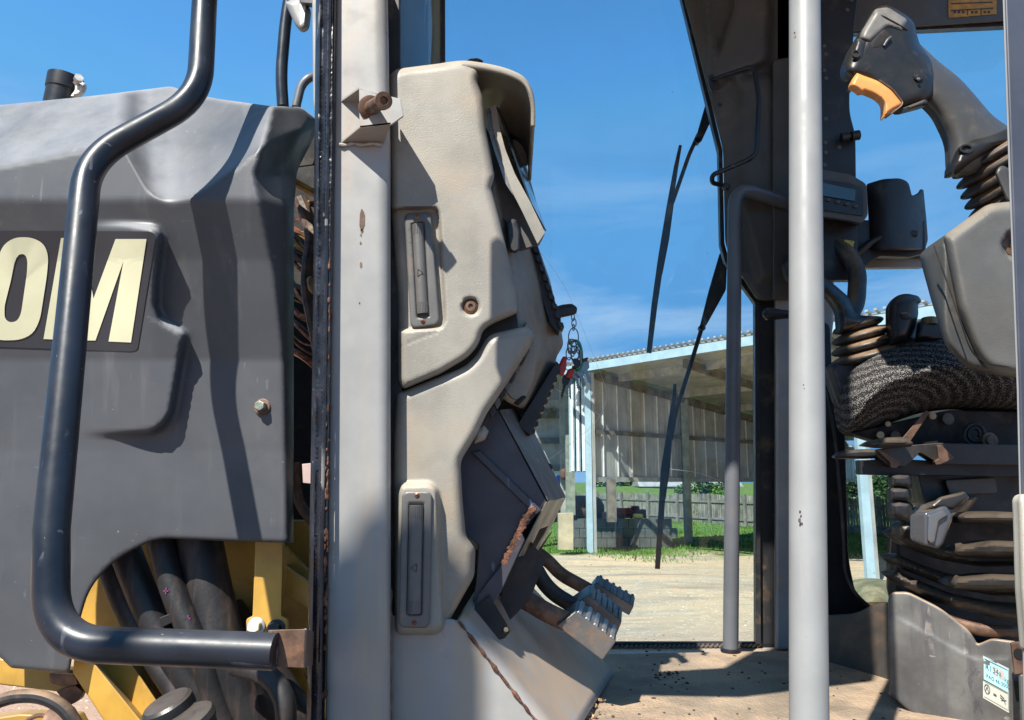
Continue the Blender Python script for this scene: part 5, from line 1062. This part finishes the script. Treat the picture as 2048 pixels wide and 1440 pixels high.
obj('cup', molded(fil([(1733, 368, 4), (1765, 358, 10), (1800, 356, 14), (1817, 364, 8), (1824, 392, 4), (1836, 386, 4), (1840, 378, 4), (1847, 379, 3), (1853, 440), (1856, 480, 6), (1850, 500, 10), (1740, 500, 4)], 5), lambda x, y, d: 1.80+((x-1792)/60.)**2*.05+rnd(d, 4, .004), 8, back=.10), M['darkplastic'], ch, smooth=True, ang=75)
obj('mount', prism(fil([(1700, 440), (1850, 440), (1852, 505), (1820, 514), (1760, 512), (1712, 545), (1700, 540)], 5), 1.84, 1.95), M['dark'], ch, bevel=.004)
obj('mount_tube', ptube([(1708, 512, 1.83), (1750, 478, 1.82), (1790, 466, 1.82), (1832, 468, 1.82)], .009, .04, seg=12), M['dark'], ch, smooth=True)
# seat-side hose loop behind the pole
sl_ = thing('cable_loop', tuple(P(1690, 600, 1.7)), 'thick black cable loop hanging under the display against the sky', 'cable')
obj('cable', ptube([(1640, 470, 1.85), (1690, 500, 1.8), (1716, 540, 1.76), (1712, 610, 1.72), (1690, 640, 1.7)], .021, .05, seg=20), M['rubber'], sl_, smooth=True)
# ------------------------------------------------------------------ joysticks
def bellow(c, ax, prof, m, par, nm='boot', seg=36, sc=(1, 1)):
    return obj(nm, lathe(c, ax, prof, seg, sc=sc), m, par, smooth=True, ang=75)
js = thing('joystick', tuple(P(1990, 470, 1.30)), 'near control stick with an orange trigger under its hooked dark grip', 'joystick')
neck = fil([(1836, 84, 6), (1876, 122, 10), (1920, 156, 20), (1953, 193, 20), (1984, 231, 20), (2030, 262, 8), (2034, 300, 4), (1950, 350, 10), (1902, 350, 14), (1897, 330), (1895, 282, 20), (1869, 228, 20), (1845, 205, 4), (1820, 150, 10)], 10)
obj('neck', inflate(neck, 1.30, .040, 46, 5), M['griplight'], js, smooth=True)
head = fil([(1776, 8, 16), (1813, 30, 14), (1829, 46, 10), (1835, 74, 8), (1841, 92, 10), (1862, 118, 12), (1873, 150), (1872, 190, 10), (1853, 209, 6), (1802, 224, 4), (1790, 216, 8), (1730, 165, 14), (1702, 160, 6), (1687, 149, 8), (1684, 132, 8), (1697, 100), (1719, 64, 8), (1744, 20, 12), (1762, 9, 10)], 7)
hd_ = obj('grip_head', inflate(head, 1.285, .040, 30, 4.5), M['grip'], js, smooth=True)
obj('grip_face', inflate(fil([(1750, 18, 6), (1776, 14, 8), (1816, 40, 8), (1806, 66, 6), (1776, 56, 5), (1740, 88, 6), (1720, 78, 6), (1722, 64, 6)], 6), 1.257, .016, 12, 3.5), M['gripgrey'], hd_, smooth=True)  # pale panel painting the lit upper left of the head
obj('cap_seam', ptube([(1746, 28, 1.248), (1765, 31, 1.240), (1800, 50, 1.24), (1814, 60, 1.248)], .0012, .03, seg=6), M['bay'], hd_, smooth=True)
obj('thumb_switch', inflate(fil([(1714, 76, 6), (1737, 80, 6), (1730, 120, 6), (1716, 128, 6), (1702, 112, 6)], 6), 1.256, .012, 9, 3), M['darkplastic'], hd_, smooth=True)
obj('thumb_recess', inflate(fil([(1758, 62), (1770, 57), (1784, 74), (1764, 94), (1744, 98), (1740, 89)], 5), 1.2455, .0015, 8, 3), M['bay'], hd_, smooth=True)
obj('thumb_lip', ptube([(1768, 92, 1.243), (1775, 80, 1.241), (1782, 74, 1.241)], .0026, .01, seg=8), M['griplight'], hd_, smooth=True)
obj('screw_recess', lathe(P(1711, 108, 1.243), (0, -1, 0), [(0, .0075), (.002, .0075), (.002, .005), (-.002, .004)], 18), M['bay'], hd_, smooth=True)
obj('screw', lathe(P(1836, 154, 1.243), (0, -1, 0), [(0, .008), (.002, .0075), (.002, .004), (.003, .003)], 18), M['darkplastic'], hd_, smooth=True)
obj('screw_head', lathe(P(1837, 158, 1.238), (0, -1, 0), [(0, .0032), (.002, .002)], 12), M['steel'], hd_, smooth=True)
obj('grip_ledge', inflate(fil([(1797, 218, 3), (1850, 196, 8), (1860, 206, 6), (1848, 213, 3), (1803, 225, 3)], 4), 1.265, .02, 8, 3), M['darkplastic'], hd_, smooth=True)
trg = fil([(1713, 143, 2), (1728, 150, 6), (1758, 160, 6), (1785, 178, 8), (1807, 205, 4), (1804, 214, 3), (1788, 222, 3), (1764, 240, 2), (1766, 224, 6), (1766, 206, 8), (1754, 194, 8), (1730, 184, 4), (1722, 187, 4), (1715, 180, 6), (1699, 172, 3), (1703, 160, 2)], 5)
tr_ = obj('trigger', inflate(trg, 1.262, .020, 9, 2.6), M['orange'], js, smooth=True)
obj('trigger_edge', ptube([(1758, 160, 1.247), (1785, 178, 1.245), (1806, 205, 1.245), (1802, 213, 1.245), (1770, 236, 1.25)], .0016, .01, seg=8), M['rustpin'], tr_, smooth=True)
cl_ = fil([(1900, 330, 4), (1912, 296, 8), (1940, 276, 10), (2000, 262, 10), (2060, 240, 4), (2060, 290, 4), (1990, 300, 6), (1940, 330, 6), (1908, 352, 6), (1899, 348, 4)], 7)
obj('neck_collar', inflate(cl_, 1.285, .038, 20, 4), M['grip'], js, smooth=True)
obj('collar_screw', lathe(P(1932, 298, 1.246), (0, -1, 0), [(-.004, .0085), (.002, .0085), (.002, .006), (-.002, .005)], 18, sc=(1, 1.5)), M['bay'], js, smooth=True)
axj = (P(2035, 470, 1.31)-P(1975, 300, 1.30)); axj = Vector((.52, .06, -.84)).normalized()
c0 = P(1976, 300, 1.31)
bellow(c0, axj, ribbed(0, .125, .062, .086, 6, .018), M['rubber'], js)
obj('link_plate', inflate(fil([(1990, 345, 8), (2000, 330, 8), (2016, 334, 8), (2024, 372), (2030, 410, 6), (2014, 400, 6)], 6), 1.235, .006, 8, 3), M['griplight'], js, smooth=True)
# armrest console that carries it
ar = thing('armrest_console', tuple(P(1960, 750, 1.35)), 'chunky grey plastic armrest box below the near joystick, dusty rim and a recessed bolt', 'armrest')
main = fil([(1886, 472, 8), (1900, 462, 8), (1975, 408, 14), (2010, 404, 10), (2100, 396, 0), (2100, 766, 0), (2048, 757, 20), (1975, 746, 30), (1945, 700, 20), (1915, 620, 10)], 8)
def arY(x, y, d):
    Y = 1.185+rnd(d, 24, .035); r = np.hypot((x-2034)/1.0, (y-490)); return Y+.020*sstep(32, 27, r)+.012*sstep(560, 760, y)
obj('front_shell', molded(main, arY, 6, back=.10), M['armbox'], ar, smooth=True, ang=75)
side = fil([(1838, 512, 8), (1852, 496, 10), (1884, 474, 8), (1896, 466, 6), (1930, 560), (1960, 660), (1984, 720, 20), (2040, 740, 10), (2100, 746, 0), (2100, 766, 0), (2048, 758, 20), (1975, 748, 20), (1934, 737, 20), (1912, 716, 14), (1890, 690, 10), (1862, 600)], 8)
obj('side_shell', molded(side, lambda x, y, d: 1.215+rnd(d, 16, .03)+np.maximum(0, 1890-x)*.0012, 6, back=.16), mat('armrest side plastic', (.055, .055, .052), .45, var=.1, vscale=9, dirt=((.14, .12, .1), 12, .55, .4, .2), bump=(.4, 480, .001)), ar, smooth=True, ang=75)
obj('seam', ptube([(1868, 492, 1.192), (1900, 580, 1.183), (1937, 690, 1.188), (1950, 712, 1.193), (1975, 728, 1.197), (2060, 738, 1.20)], .0014, .03, seg=6), M['bay'], ar, smooth=True)
obj('bolt', lathe(P(2034, 490, 1.205), (-.2, -1, 0), [(-.004, .016), (.002, .015), (.009, .0125), (.011, .008), (.011, .004), (.006, .003)], 22), M['steel'], ar, smooth=True)
obj('bolt_washer', lathe(P(2034, 490, 1.204), (0, -1, 0), [(-.002, .023), (.001, .023), (.001, .016)], 24), M['rustpin'], ar, smooth=True)
# far stick, far armrest pod, lever
j2 = thing('joystick', tuple(P(1710, 700, 1.72)), 'far control stick, a black silhouette half hidden behind the grey pole', 'joystick')
obj('grip', inflate(fil([(1596, 520, 6), (1640, 548, 10), (1670, 570, 10), (1700, 596, 12), (1714, 630, 10), (1752, 632, 6), (1756, 636, 4), (1738, 652, 8), (1676, 668, 6), (1672, 620, 14), (1650, 590, 12), (1596, 570, 6)], 7), 1.70, .04, 24, 5), M['darkplastic'], j2, smooth=True)
bellow(P(1712, 640, 1.72), Vector((.26, .05, -.97)), ribbed(0, .10, .042, .078, 4, .022), M['rubber'], j2)
pod = thing('armrest_pod', tuple(P(1690, 900, 1.75)), 'dark navy far armrest pod under the far control stick', 'armrest')
obj('body', inflate(fil([(1653, 736, 10), (1668, 722, 8), (1760, 690, 10), (1900, 640, 8), (1900, 700), (1760, 800, 10), (1690, 812, 10), (1676, 806, 6)], 6), 1.76, .06, 16, 5), mat('pod plastic', (.05, .055, .07), .45, var=.1), pod, smooth=True)
obj('side_face', prism(fil([(1653, 738), (1664, 733), (1690, 800), (1680, 815)], 3), 1.705, 1.76), M['armbox'], pod, bevel=.002)
j3 = thing('control_lever', tuple(P(1795, 680, 1.66)), 'black lever with a forward hooked knob, standing between the far stick and the seat', 'lever')
obj('knob', inflate(fil([(1776, 650, 10), (1776, 610, 16), (1790, 592, 14), (1812, 586, 12), (1838, 592, 10), (1844, 604, 5), (1836, 608, 4), (1837, 630, 8), (1828, 660, 6), (1818, 680, 6), (1780, 690, 6)], 7), 1.65, .035, 20, 4.5), M['darkplastic'], j3, smooth=True)
obj('slit', inflate(fil([(1782, 640), (1790, 610), (1794, 612), (1790, 660), (1782, 662)], 3), 1.615, .002, 4, 3), M['bay'], j3, smooth=True)
obj('knob_grip', inflate(fil([(1798, 626, 6), (1812, 622, 6), (1824, 630, 6), (1820, 640, 6), (1804, 640, 6)], 4), 1.618, .008, 8, 3), M['rubber'], j3, smooth=True)
pk = obj('brass_button', lathe(P(1858, 640, 1.62), (0, 0, 1), [(-.01, .016), (.004, .016), (.006, .013)], 18), mat('dull brass', (.14, .10, .03), .5), smooth=True); tag(pk, 'small dull brass button behind the top edge of the seat cushion', 'button')
obj('base', inflate(fil([(1834, 644, 4), (1848, 636, 4), (1900, 642, 4), (1900, 690), (1826, 680)], 5), 1.66, .05, 12, 4), M['darkplastic'], j3, smooth=True)
# ------------------------------------------------------------------ seat
def tweed():
    m = mat('charcoal tweed', (.02, .019, .022), .9, var=.2, dirt=((.09, .07, .055), 6, .53, .5, .2), spec=.15)
    t = m.node_tree; n = t.nodes; l = t.links; b = n['Principled BSDF']; base = b.inputs['Base Color'].links[0].from_socket
    tc = n.new('ShaderNodeNewGeometry'); mp = n.new('ShaderNodeMapping'); mp.vector_type = 'POINT'
    c = P(1870, 900, 1.5); mp.inputs['Location'].default_value = (-c.x, 0, -c.z); l.new(tc.outputs['Position'], mp.inputs[0])
    mp2 = n.new('ShaderNodeMapping'); mp2.inputs['Scale'].default_value = (1, .35, 1.1); l.new(mp.outputs[0], mp2.inputs[0])
    wv = n.new('ShaderNodeTexWave'); wv.wave_type = 'RINGS'; wv.rings_direction = 'Y'; wv.inputs['Scale'].default_value = 19; wv.inputs['Distortion'].default_value = 1.0; wv.inputs['Detail'].default_value = 1; wv.inputs['Detail Scale'].default_value = 4
    l.new(mp2.outputs[0], wv.inputs['Vector'])
    vo = n.new('ShaderNodeTexNoise'); vo.inputs['Scale'].default_value = 430; vo.inputs['Detail'].default_value = 1; l.new(tc.outputs['Position'], vo.inputs['Vector'])
    a = n.new('ShaderNodeMath'); a.operation = 'MULTIPLY_ADD'; a.inputs[1].default_value = .11; l.new(wv.outputs['Color'], a.inputs[0]); l.new(vo.outputs[0], a.inputs[2])
    r = n.new('ShaderNodeMapRange'); r.inputs[1].default_value = .575; r.inputs[2].default_value = .70; l.new(a.outputs[0], r.inputs[0])
    x = n.new('ShaderNodeMixRGB'); x.inputs[2].default_value = (.25, .235, .215, 1); l.new(r.outputs[0], x.inputs[0]); l.new(base, x.inputs[1]); l.new(x.outputs[0], b.inputs['Base Color'])
    bp = n.new('ShaderNodeBump'); bp.inputs['Strength'].default_value = .9; bp.inputs['Distance'].default_value = .003; l.new(a.outputs[0], bp.inputs['Height']); l.new(bp.outputs[0], b.inputs['Normal'])
    return m
M['tweed'] = tweed()
se = thing('operator_seat', tuple(P(1900, 1200, 1.65)), 'operator seat with a charcoal and white tweed cushion over dark rusty mechanism', 'seat')
cu = fil([(1672, 800, 20), (1698, 738, 24), (1745, 694, 24), (1810, 672, 20), (1880, 648, 20), (1960, 640, 0), (2120, 640, 0), (2120, 860, 0), (2048, 828, 10), (1900, 818, 20), (1840, 826, 14), (1790, 842, 14), (1735, 866, 14), (1698, 874, 14), (1681, 858, 14)], 10)
obj('cushion', inflate(cu, 1.74, .20, 130, 6, T2=.12), M['tweed'], se, smooth=True)
obj('cushion_pan', prism([(1700, 866), (1900, 820), (2120, 824), (2120, 905), (1880, 905), (1760, 884)], 1.66, 1.86), M['bay'], se, bevel=.004)
for x, y, r in ((1760, 870, .008), (1864, 832, .008), (1775, 848, .006), (1895, 838, .013), (1790, 872, .011)): obj('pan_bolt', lathe(P(x, y, 1.65), (0, -1, 0), [(0, r), (.004, r), (.005, r*.7)], 12), M['palewood' if r < .01 else 'trim'], se, smooth=True)
obj('spring_coil', tube([P(1950+26*math.cos(a*.4)*(1-a*.02), 868+26*math.sin(a*.4)*(1-a*.02), 1.62) for a in range(34)], .004, 8), M['dark'], se, smooth=True)
obj('pivot_bolt', lathe(P(1977, 881, 1.60), (0, -1, 0), [(0, .017), (.006, .017), (.007, .012), (.012, .010)], 20), M['rustpin'], se, smooth=True)
obj('pan_strut', prism([(1800, 882), (1852, 820), (1860, 824), (1816, 890)], 1.63, 1.64), M['rustpin'], se, bevel=.001)
obj('adjust_paddle', inflate(fil([(1722, 892, 4), (1736, 882, 8), (1770, 875, 8), (1810, 874, 10), (1828, 886, 6), (1822, 894, 6), (1760, 897, 6)], 6), 1.44, .035, 10, 4, T2=.04), M['rubberdusty'], se, smooth=True)
obj('adjust_lever', inflate(fil([(1666, 912, 4), (1678, 903, 6), (1720, 898, 8), (1790, 899, 4), (1790, 914, 4), (1730, 918, 6), (1680, 918, 4), (1668, 917, 3)], 5), 1.52, .02, 8, 4), M['darkplastic'], se, smooth=True)
obj('slide_rail', prism(fil([(1752, 899, 3), (1800, 892), (1880, 886), (2120, 892), (2120, 930), (1880, 928), (1840, 905), (1810, 934, 4), (1780, 932), (1754, 912)], 3), 1.47, 1.60), M['rubberdusty'], se, bevel=.002)
obj('rail_channel', prism([(1720, 920), (1800, 918), (1880, 922), (2120, 928), (2120, 952), (1790, 951), (1722, 949)], 1.50, 1.62), M['dark'], se, bevel=.002)
obj('rail_hook', prism(fil([(1874, 890, 3), (1882, 889, 3), (1909, 916, 3), (1884, 928, 3), (1872, 930, 3), (1869, 922, 3), (1878, 918, 3)], 3), 1.44, 1.50), M['rustpin'], se, bevel=.0015)
obj('rail_hook', prism(fil([(1754, 900, 3), (1762, 900), (1800, 924, 3), (1795, 936, 3), (1782, 935), (1780, 924)], 3), 1.46, 1.50), M['rustpin'], se, bevel=.0015)
obj('suspension_case', prism(fil([(1835, 948), (2120, 948), (2120, 1040), (1900, 1040), (1850, 1010)], 6), 1.55, 1.85), M['dark'], se, bevel=.006)
obj('suspension_plate', prism(fil([(1890, 960), (1990, 955), (1995, 985), (1900, 990)], 5), 1.535, 1.545), M['trim'], se, bevel=.002)
obj('suspension_arm', inflate(fil([(1790, 1050, 10), (1860, 1006, 14), (1930, 985, 10), (1960, 992, 10), (1930, 1030, 20), (1880, 1060, 14), (1800, 1080, 10)], 7), 1.50, .05, 20, 5), M['rubberdusty'], se, smooth=True)
for k, (c, t) in enumerate((((1780, 1020), 0), ((1778, 990), 1), ((1780, 962), 2))):
    obj('height_knob', inflate(fil([(c[0], c[1]-12, 6), (c[0]+16, c[1]-20+k*2, 8), (c[0]+42, c[1]-14, 8), (c[0]+46, c[1]+8, 6), (c[0]+(40 if k else 50), c[1]+(16 if k else 36), 6), (c[0]+4, c[1]+12, 6)], 6), 1.47, .03, 12, 4), M['darkplastic'], se, smooth=True)
# buckle
bk_ = thing('belt_buckle', tuple(P(1855, 1098, 1.38)), 'grey metal seat belt buckle resting on the rubber bellows under the seat', 'buckle')
obj('case', molded(fil([(1820, 1030, 6), (1836, 1024, 4), (1852, 1024, 6), (1884, 1012, 6), (1894, 1013, 6), (1906, 1035, 4), (1886, 1088, 4), (1876, 1098, 5), (1862, 1094, 4), (1826, 1084, 6), (1820, 1076, 6)], 5), lambda x, y, d: 1.36+rnd(d, 5, .006)+np.maximum(0, 1852-x)*.0008, 4, back=.05), mat('buckle alloy', (.14, .14, .15), .32, metal=.55, var=.1, dirt=((.14, .1, .08), 20, .55, .5, .2)), bk_, smooth=True, ang=75)
obj('release_plate', molded(fil([(1856, 1030, 5), (1886, 1018, 5), (1896, 1030, 3), (1878, 1042, 4), (1870, 1084, 4), (1862, 1088, 4), (1854, 1080, 5)], 5), lambda x, y, d: 1.352+rnd(d, 3, .004), 4, back=.01), mat('buckle plate', (.2, .2, .2), .3, metal=.6, var=.1), bk_, smooth=True)
obj('strap', inflate(fil([(1850, 1020), (1880, 994), (1930, 982), (1940, 996), (1906, 1020), (1880, 1016)], 5), 1.40, .01, 8, 4), M['rubberdusty'], bk_, smooth=True)
# pedestal bellows: separate rubber folds over the base box
be = thing('pedestal_bellows', tuple(P(1960, 1280, 1.60)), 'stack of dusty rubber bellows folds carrying the seat', 'bellows')
FY = lambda x, y: 1.60-(x-1773)*.0009
def fold(pl, T, dy=0, r=12):
    return obj('fold', inflate(fil(pl, r, 6), 1.5, T, 13, 5, T2=.06, Yf=lambda x, y: FY(x, y)+dy), M['rubberdusty'], be, smooth=True)
fold([(1774, 1148), (1790, 1140), (1830, 1158), (1900, 1186), (1990, 1204), (2100, 1212), (2100, 1250), (1990, 1236), (1870, 1206), (1800, 1172)], .035)
fold([(1773, 1114), (1790, 1105), (1840, 1128), (1900, 1148), (1980, 1160), (2100, 1160), (2100, 1198), (1990, 1192), (1900, 1176), (1850, 1156), (1790, 1132)], .035, .01)
fold([(1775, 1066), (1800, 1052), (1840, 1064), (1890, 1086), (1960, 1098), (2100, 1100), (2100, 1134), (1960, 1134), (1880, 1120), (1810, 1092)], .045, .01)
fold([(1898, 1166), (1912, 1154), (1980, 1147), (2100, 1152), (2100, 1180), (1980, 1182), (1905, 1178)], .04, -.05, 9)
fold([(1904, 1104), (1920, 1090), (1980, 1080), (2100, 1084), (2100, 1112), (1980, 1116), (1912, 1114)], .04, -.05, 9)
fold([(1912, 1034), (1926, 1024), (1980, 1022), (2100, 1028), (2100, 1050), (1980, 1050), (1918, 1048)], .04, -.05, 9)
obj('boot_lip', ptube([(1790, 1196, 1.49), (1880, 1236, 1.44), (1960, 1262, 1.40), (2080, 1262, 1.38)], .011, .05, seg=12), M['rustpin'], be, smooth=True)
obj('core', prism([(1880, 1040), (2120, 1020), (2120, 1320), (1960, 1290), (1800, 1215), (1792, 1180), (1792, 1060), (1850, 1040)], 1.66, 1.9), M['bay'], be, bevel=.01)
# base box with label
bb = thing('seat_base', tuple(P(1850, 1430, 1.5)), 'scuffed grey metal box under the bellows carrying a small blue and white label', 'seat base')
top = fil([(1776, 1196, 6), (1784, 1184, 8), (1815, 1183, 10), (1880, 1215, 20), (1940, 1262, 20), (1955, 1288, 6), (1966, 1284, 8), (1984, 1276, 10), (2030, 1282, 4), (2042, 1300, 3), (2042, 1520, 0), (1900, 1500, 0), (1840, 1440, 0), (1778, 1388, 0)], 7)
bbY = lambda x, y, d: 1.46-(x-1776)*.00045+rnd(d, 4, .004)-.002*sstep(2, -2, edged(x, y, [(1790, 1232), (1950, 1318), (2020, 1318), (2020, 1520), (1800, 1520)]))
obj('box_panel', molded(top, bbY, 6, back=.25), mat('scuffed box paint', (.125, .12, .112), .4, metal=.15, var=.3, vscale=9, streak=((.075, .07, .075), 6, .44, .8), dirt=((.22, .18, .14), 7, .55, .5, .2), dirt2=((.045, .043, .05), 10, .6, .6), scratch=((.3, .27, .23), 46, .66, .6), bump=(.15, 120), top=((.5, .34, .21), 20, .8)), bb, smooth=True, ang=75)
obj('mount_boss', prism(fil([(2022, 1285), (2070, 1280), (2070, 1345), (2030, 1350)], 4), 1.29, 1.305), M['rustpin'], bb, bevel=.003)
obj('mount_hole', lathe(P(2036, 1307, 1.291), (0, -1, 0), [(-.002, .0085), (.003, .0085), (.003, .0065)], 20), M['bay'], bb, smooth=True)
obj('slot', prism([(2026, 1362), (2038, 1362), (2040, 1500), (2030, 1500)], 1.33, 1.34), M['bay'], bb)
obj('mount_boss', prism([(2040, 1350), (2070, 1345), (2070, 1500), (2046, 1500)], 1.28, 1.30), M['armbox'], bb, bevel=.003)
LY = 1.335
def lp(u, v): # label coordinates 0..1 -> on the box face
    x = 1966+u*52; y = 1311+u*26+v*(80+u*4); return (x, y)
def ly(x, y): return float(bbY(np.array([float(x)]), np.array([float(y)]), np.array([99.]))[0])
def lq(u0, v0, u1, v1, m, nm, par, lift):
    bm = bmesh.new(); vs = [bm.verts.new(P(*lp(u, v), ly(*lp(u, v))-lift)) for u, v in ((u0, v0), (u1, v0), (u1, v1), (u0, v1))]; bm.faces.new(vs); return obj(nm, bm, m, par)
M['lblue'] = mat('label blue', (.33, .60, .66), .4, var=.05); M['lwhite'] = mat('label white', (.42, .42, .36), .4, var=.1); M['ink'] = mat('label ink', (.05, .07, .09), .5)
la = lq(0, 0, 1, 1.06, M['lwhite'], 'label', bb, .0008); lq(.03, .03, .97, .58, M['lblue'], 'label_field', la, .0014)
lq(.05, .05, .95, .07, M['ink'], 'label_line', la, .0017); lq(.05, .60, .95, .615, M['ink'], 'label_line', la, .0017); lq(.05, 1.0, .95, 1.01, M['ink'], 'label_line', la, .0017); lq(.97, .03, .985, 1.01, M['ink'], 'label_line', la, .0017)
def text3(s, u, v, h, par):
    cu_ = bpy.data.curves.new('t', 'FONT'); cu_.body = s; cu_.size = 1; o = bpy.data.objects.new('t', cu_); C.objects.link(o)
    dg = bpy.context.evaluated_depsgraph_get(); me = bpy.data.meshes.new_from_object(o.evaluated_get(dg)); bpy.data.objects.remove(o)
    bm = bmesh.new(); bm.from_mesh(me)
    for q in bm.verts:
        uu = u+q.co.x*h*1.25; vv_ = v-q.co.y*h; x, y = lp(uu, vv_); q.co = P(x, y, ly(x, y)-.0018)
    return obj('lettering', bm, M['ink'], par)
text3('R134a', .08, .30, .20, la); text3('kg', .82, .36, .16, la); text3('PAG 46-2000', .12, .50, .13, la)
lq(.42, .12, .58, .32, mat('faded patch', (.4, .36, .33), .6), 'label_field', la, .0016); lq(.62, .12, .82, .34, mat('faded patch', (.42, .37, .33), .6), 'label_field', la, .0016)
bm = bmesh.new()
for k in range(24):
    a0, a1 = 2*math.pi*k/24, 2*math.pi*(k+1)/24; p0 = lp(.16+.10*math.cos(a0), .78+.11*math.sin(a0)); p1 = lp(.16+.10*math.cos(a1), .78+.11*math.sin(a1)); tube([P(*p0, ly(*p0)-.0016), P(*p1, ly(*p1)-.0016)], .0005, 5, bm)
for p0, p1 in (((.10, .84), (.16, .72)), ((.16, .72), (.22, .84)), ((.40, .80), (.52, .80)), ((.40, .83), (.52, .83)), ((.66, .74), (.80, .78)), ((.80, .78), (.86, .90)), ((.66, .80), (.84, .84)), ((.70, .86), (.90, .80))):
    a_, b_ = lp(*p0), lp(*p1); tube([P(*a_, ly(*a_)-.0016), P(*b_, ly(*b_)-.0016)], .0005, 5, bm)
obj('symbol', bm, M['ink'], la)
# ------------------------------------------------------------------ edge of the swung-open door
de = thing('door_edge', tuple(P(2040, 1440, .8)), 'dark blue-grey edge of the cab door at the right border, with a pale rubber lip', 'door')
obj('door_leaf', prism([(2006, -80), (2140, -80), (2140, 1560), (2052, 1560), (2046, 1200), (2037, 780), (2022, 380)], .78, .788), mat('door edge paint', (.055, .06, .08), .4, var=.15), de, bevel=.004)
obj('lip', prism([(2003, -80), (2007, -80), (2023, 380), (2038, 780), (2047, 1200), (2053, 1560), (2050, 1560), (2044, 1200), (2034, 780), (2019, 380)], .776, .779), M['tubegrey'], de, bevel=.0006)
obj('grip_end', inflate(fil([(2034, 1000, 6), (2040, 988, 5), (2100, 988, 4), (2100, 1300, 4), (2050, 1300, 4), (2040, 1180), (2036, 1040)], 5), .77, .015, 14, 4), mat('cream plastic', (.5, .46, .38), .5, var=.1), de, smooth=True)
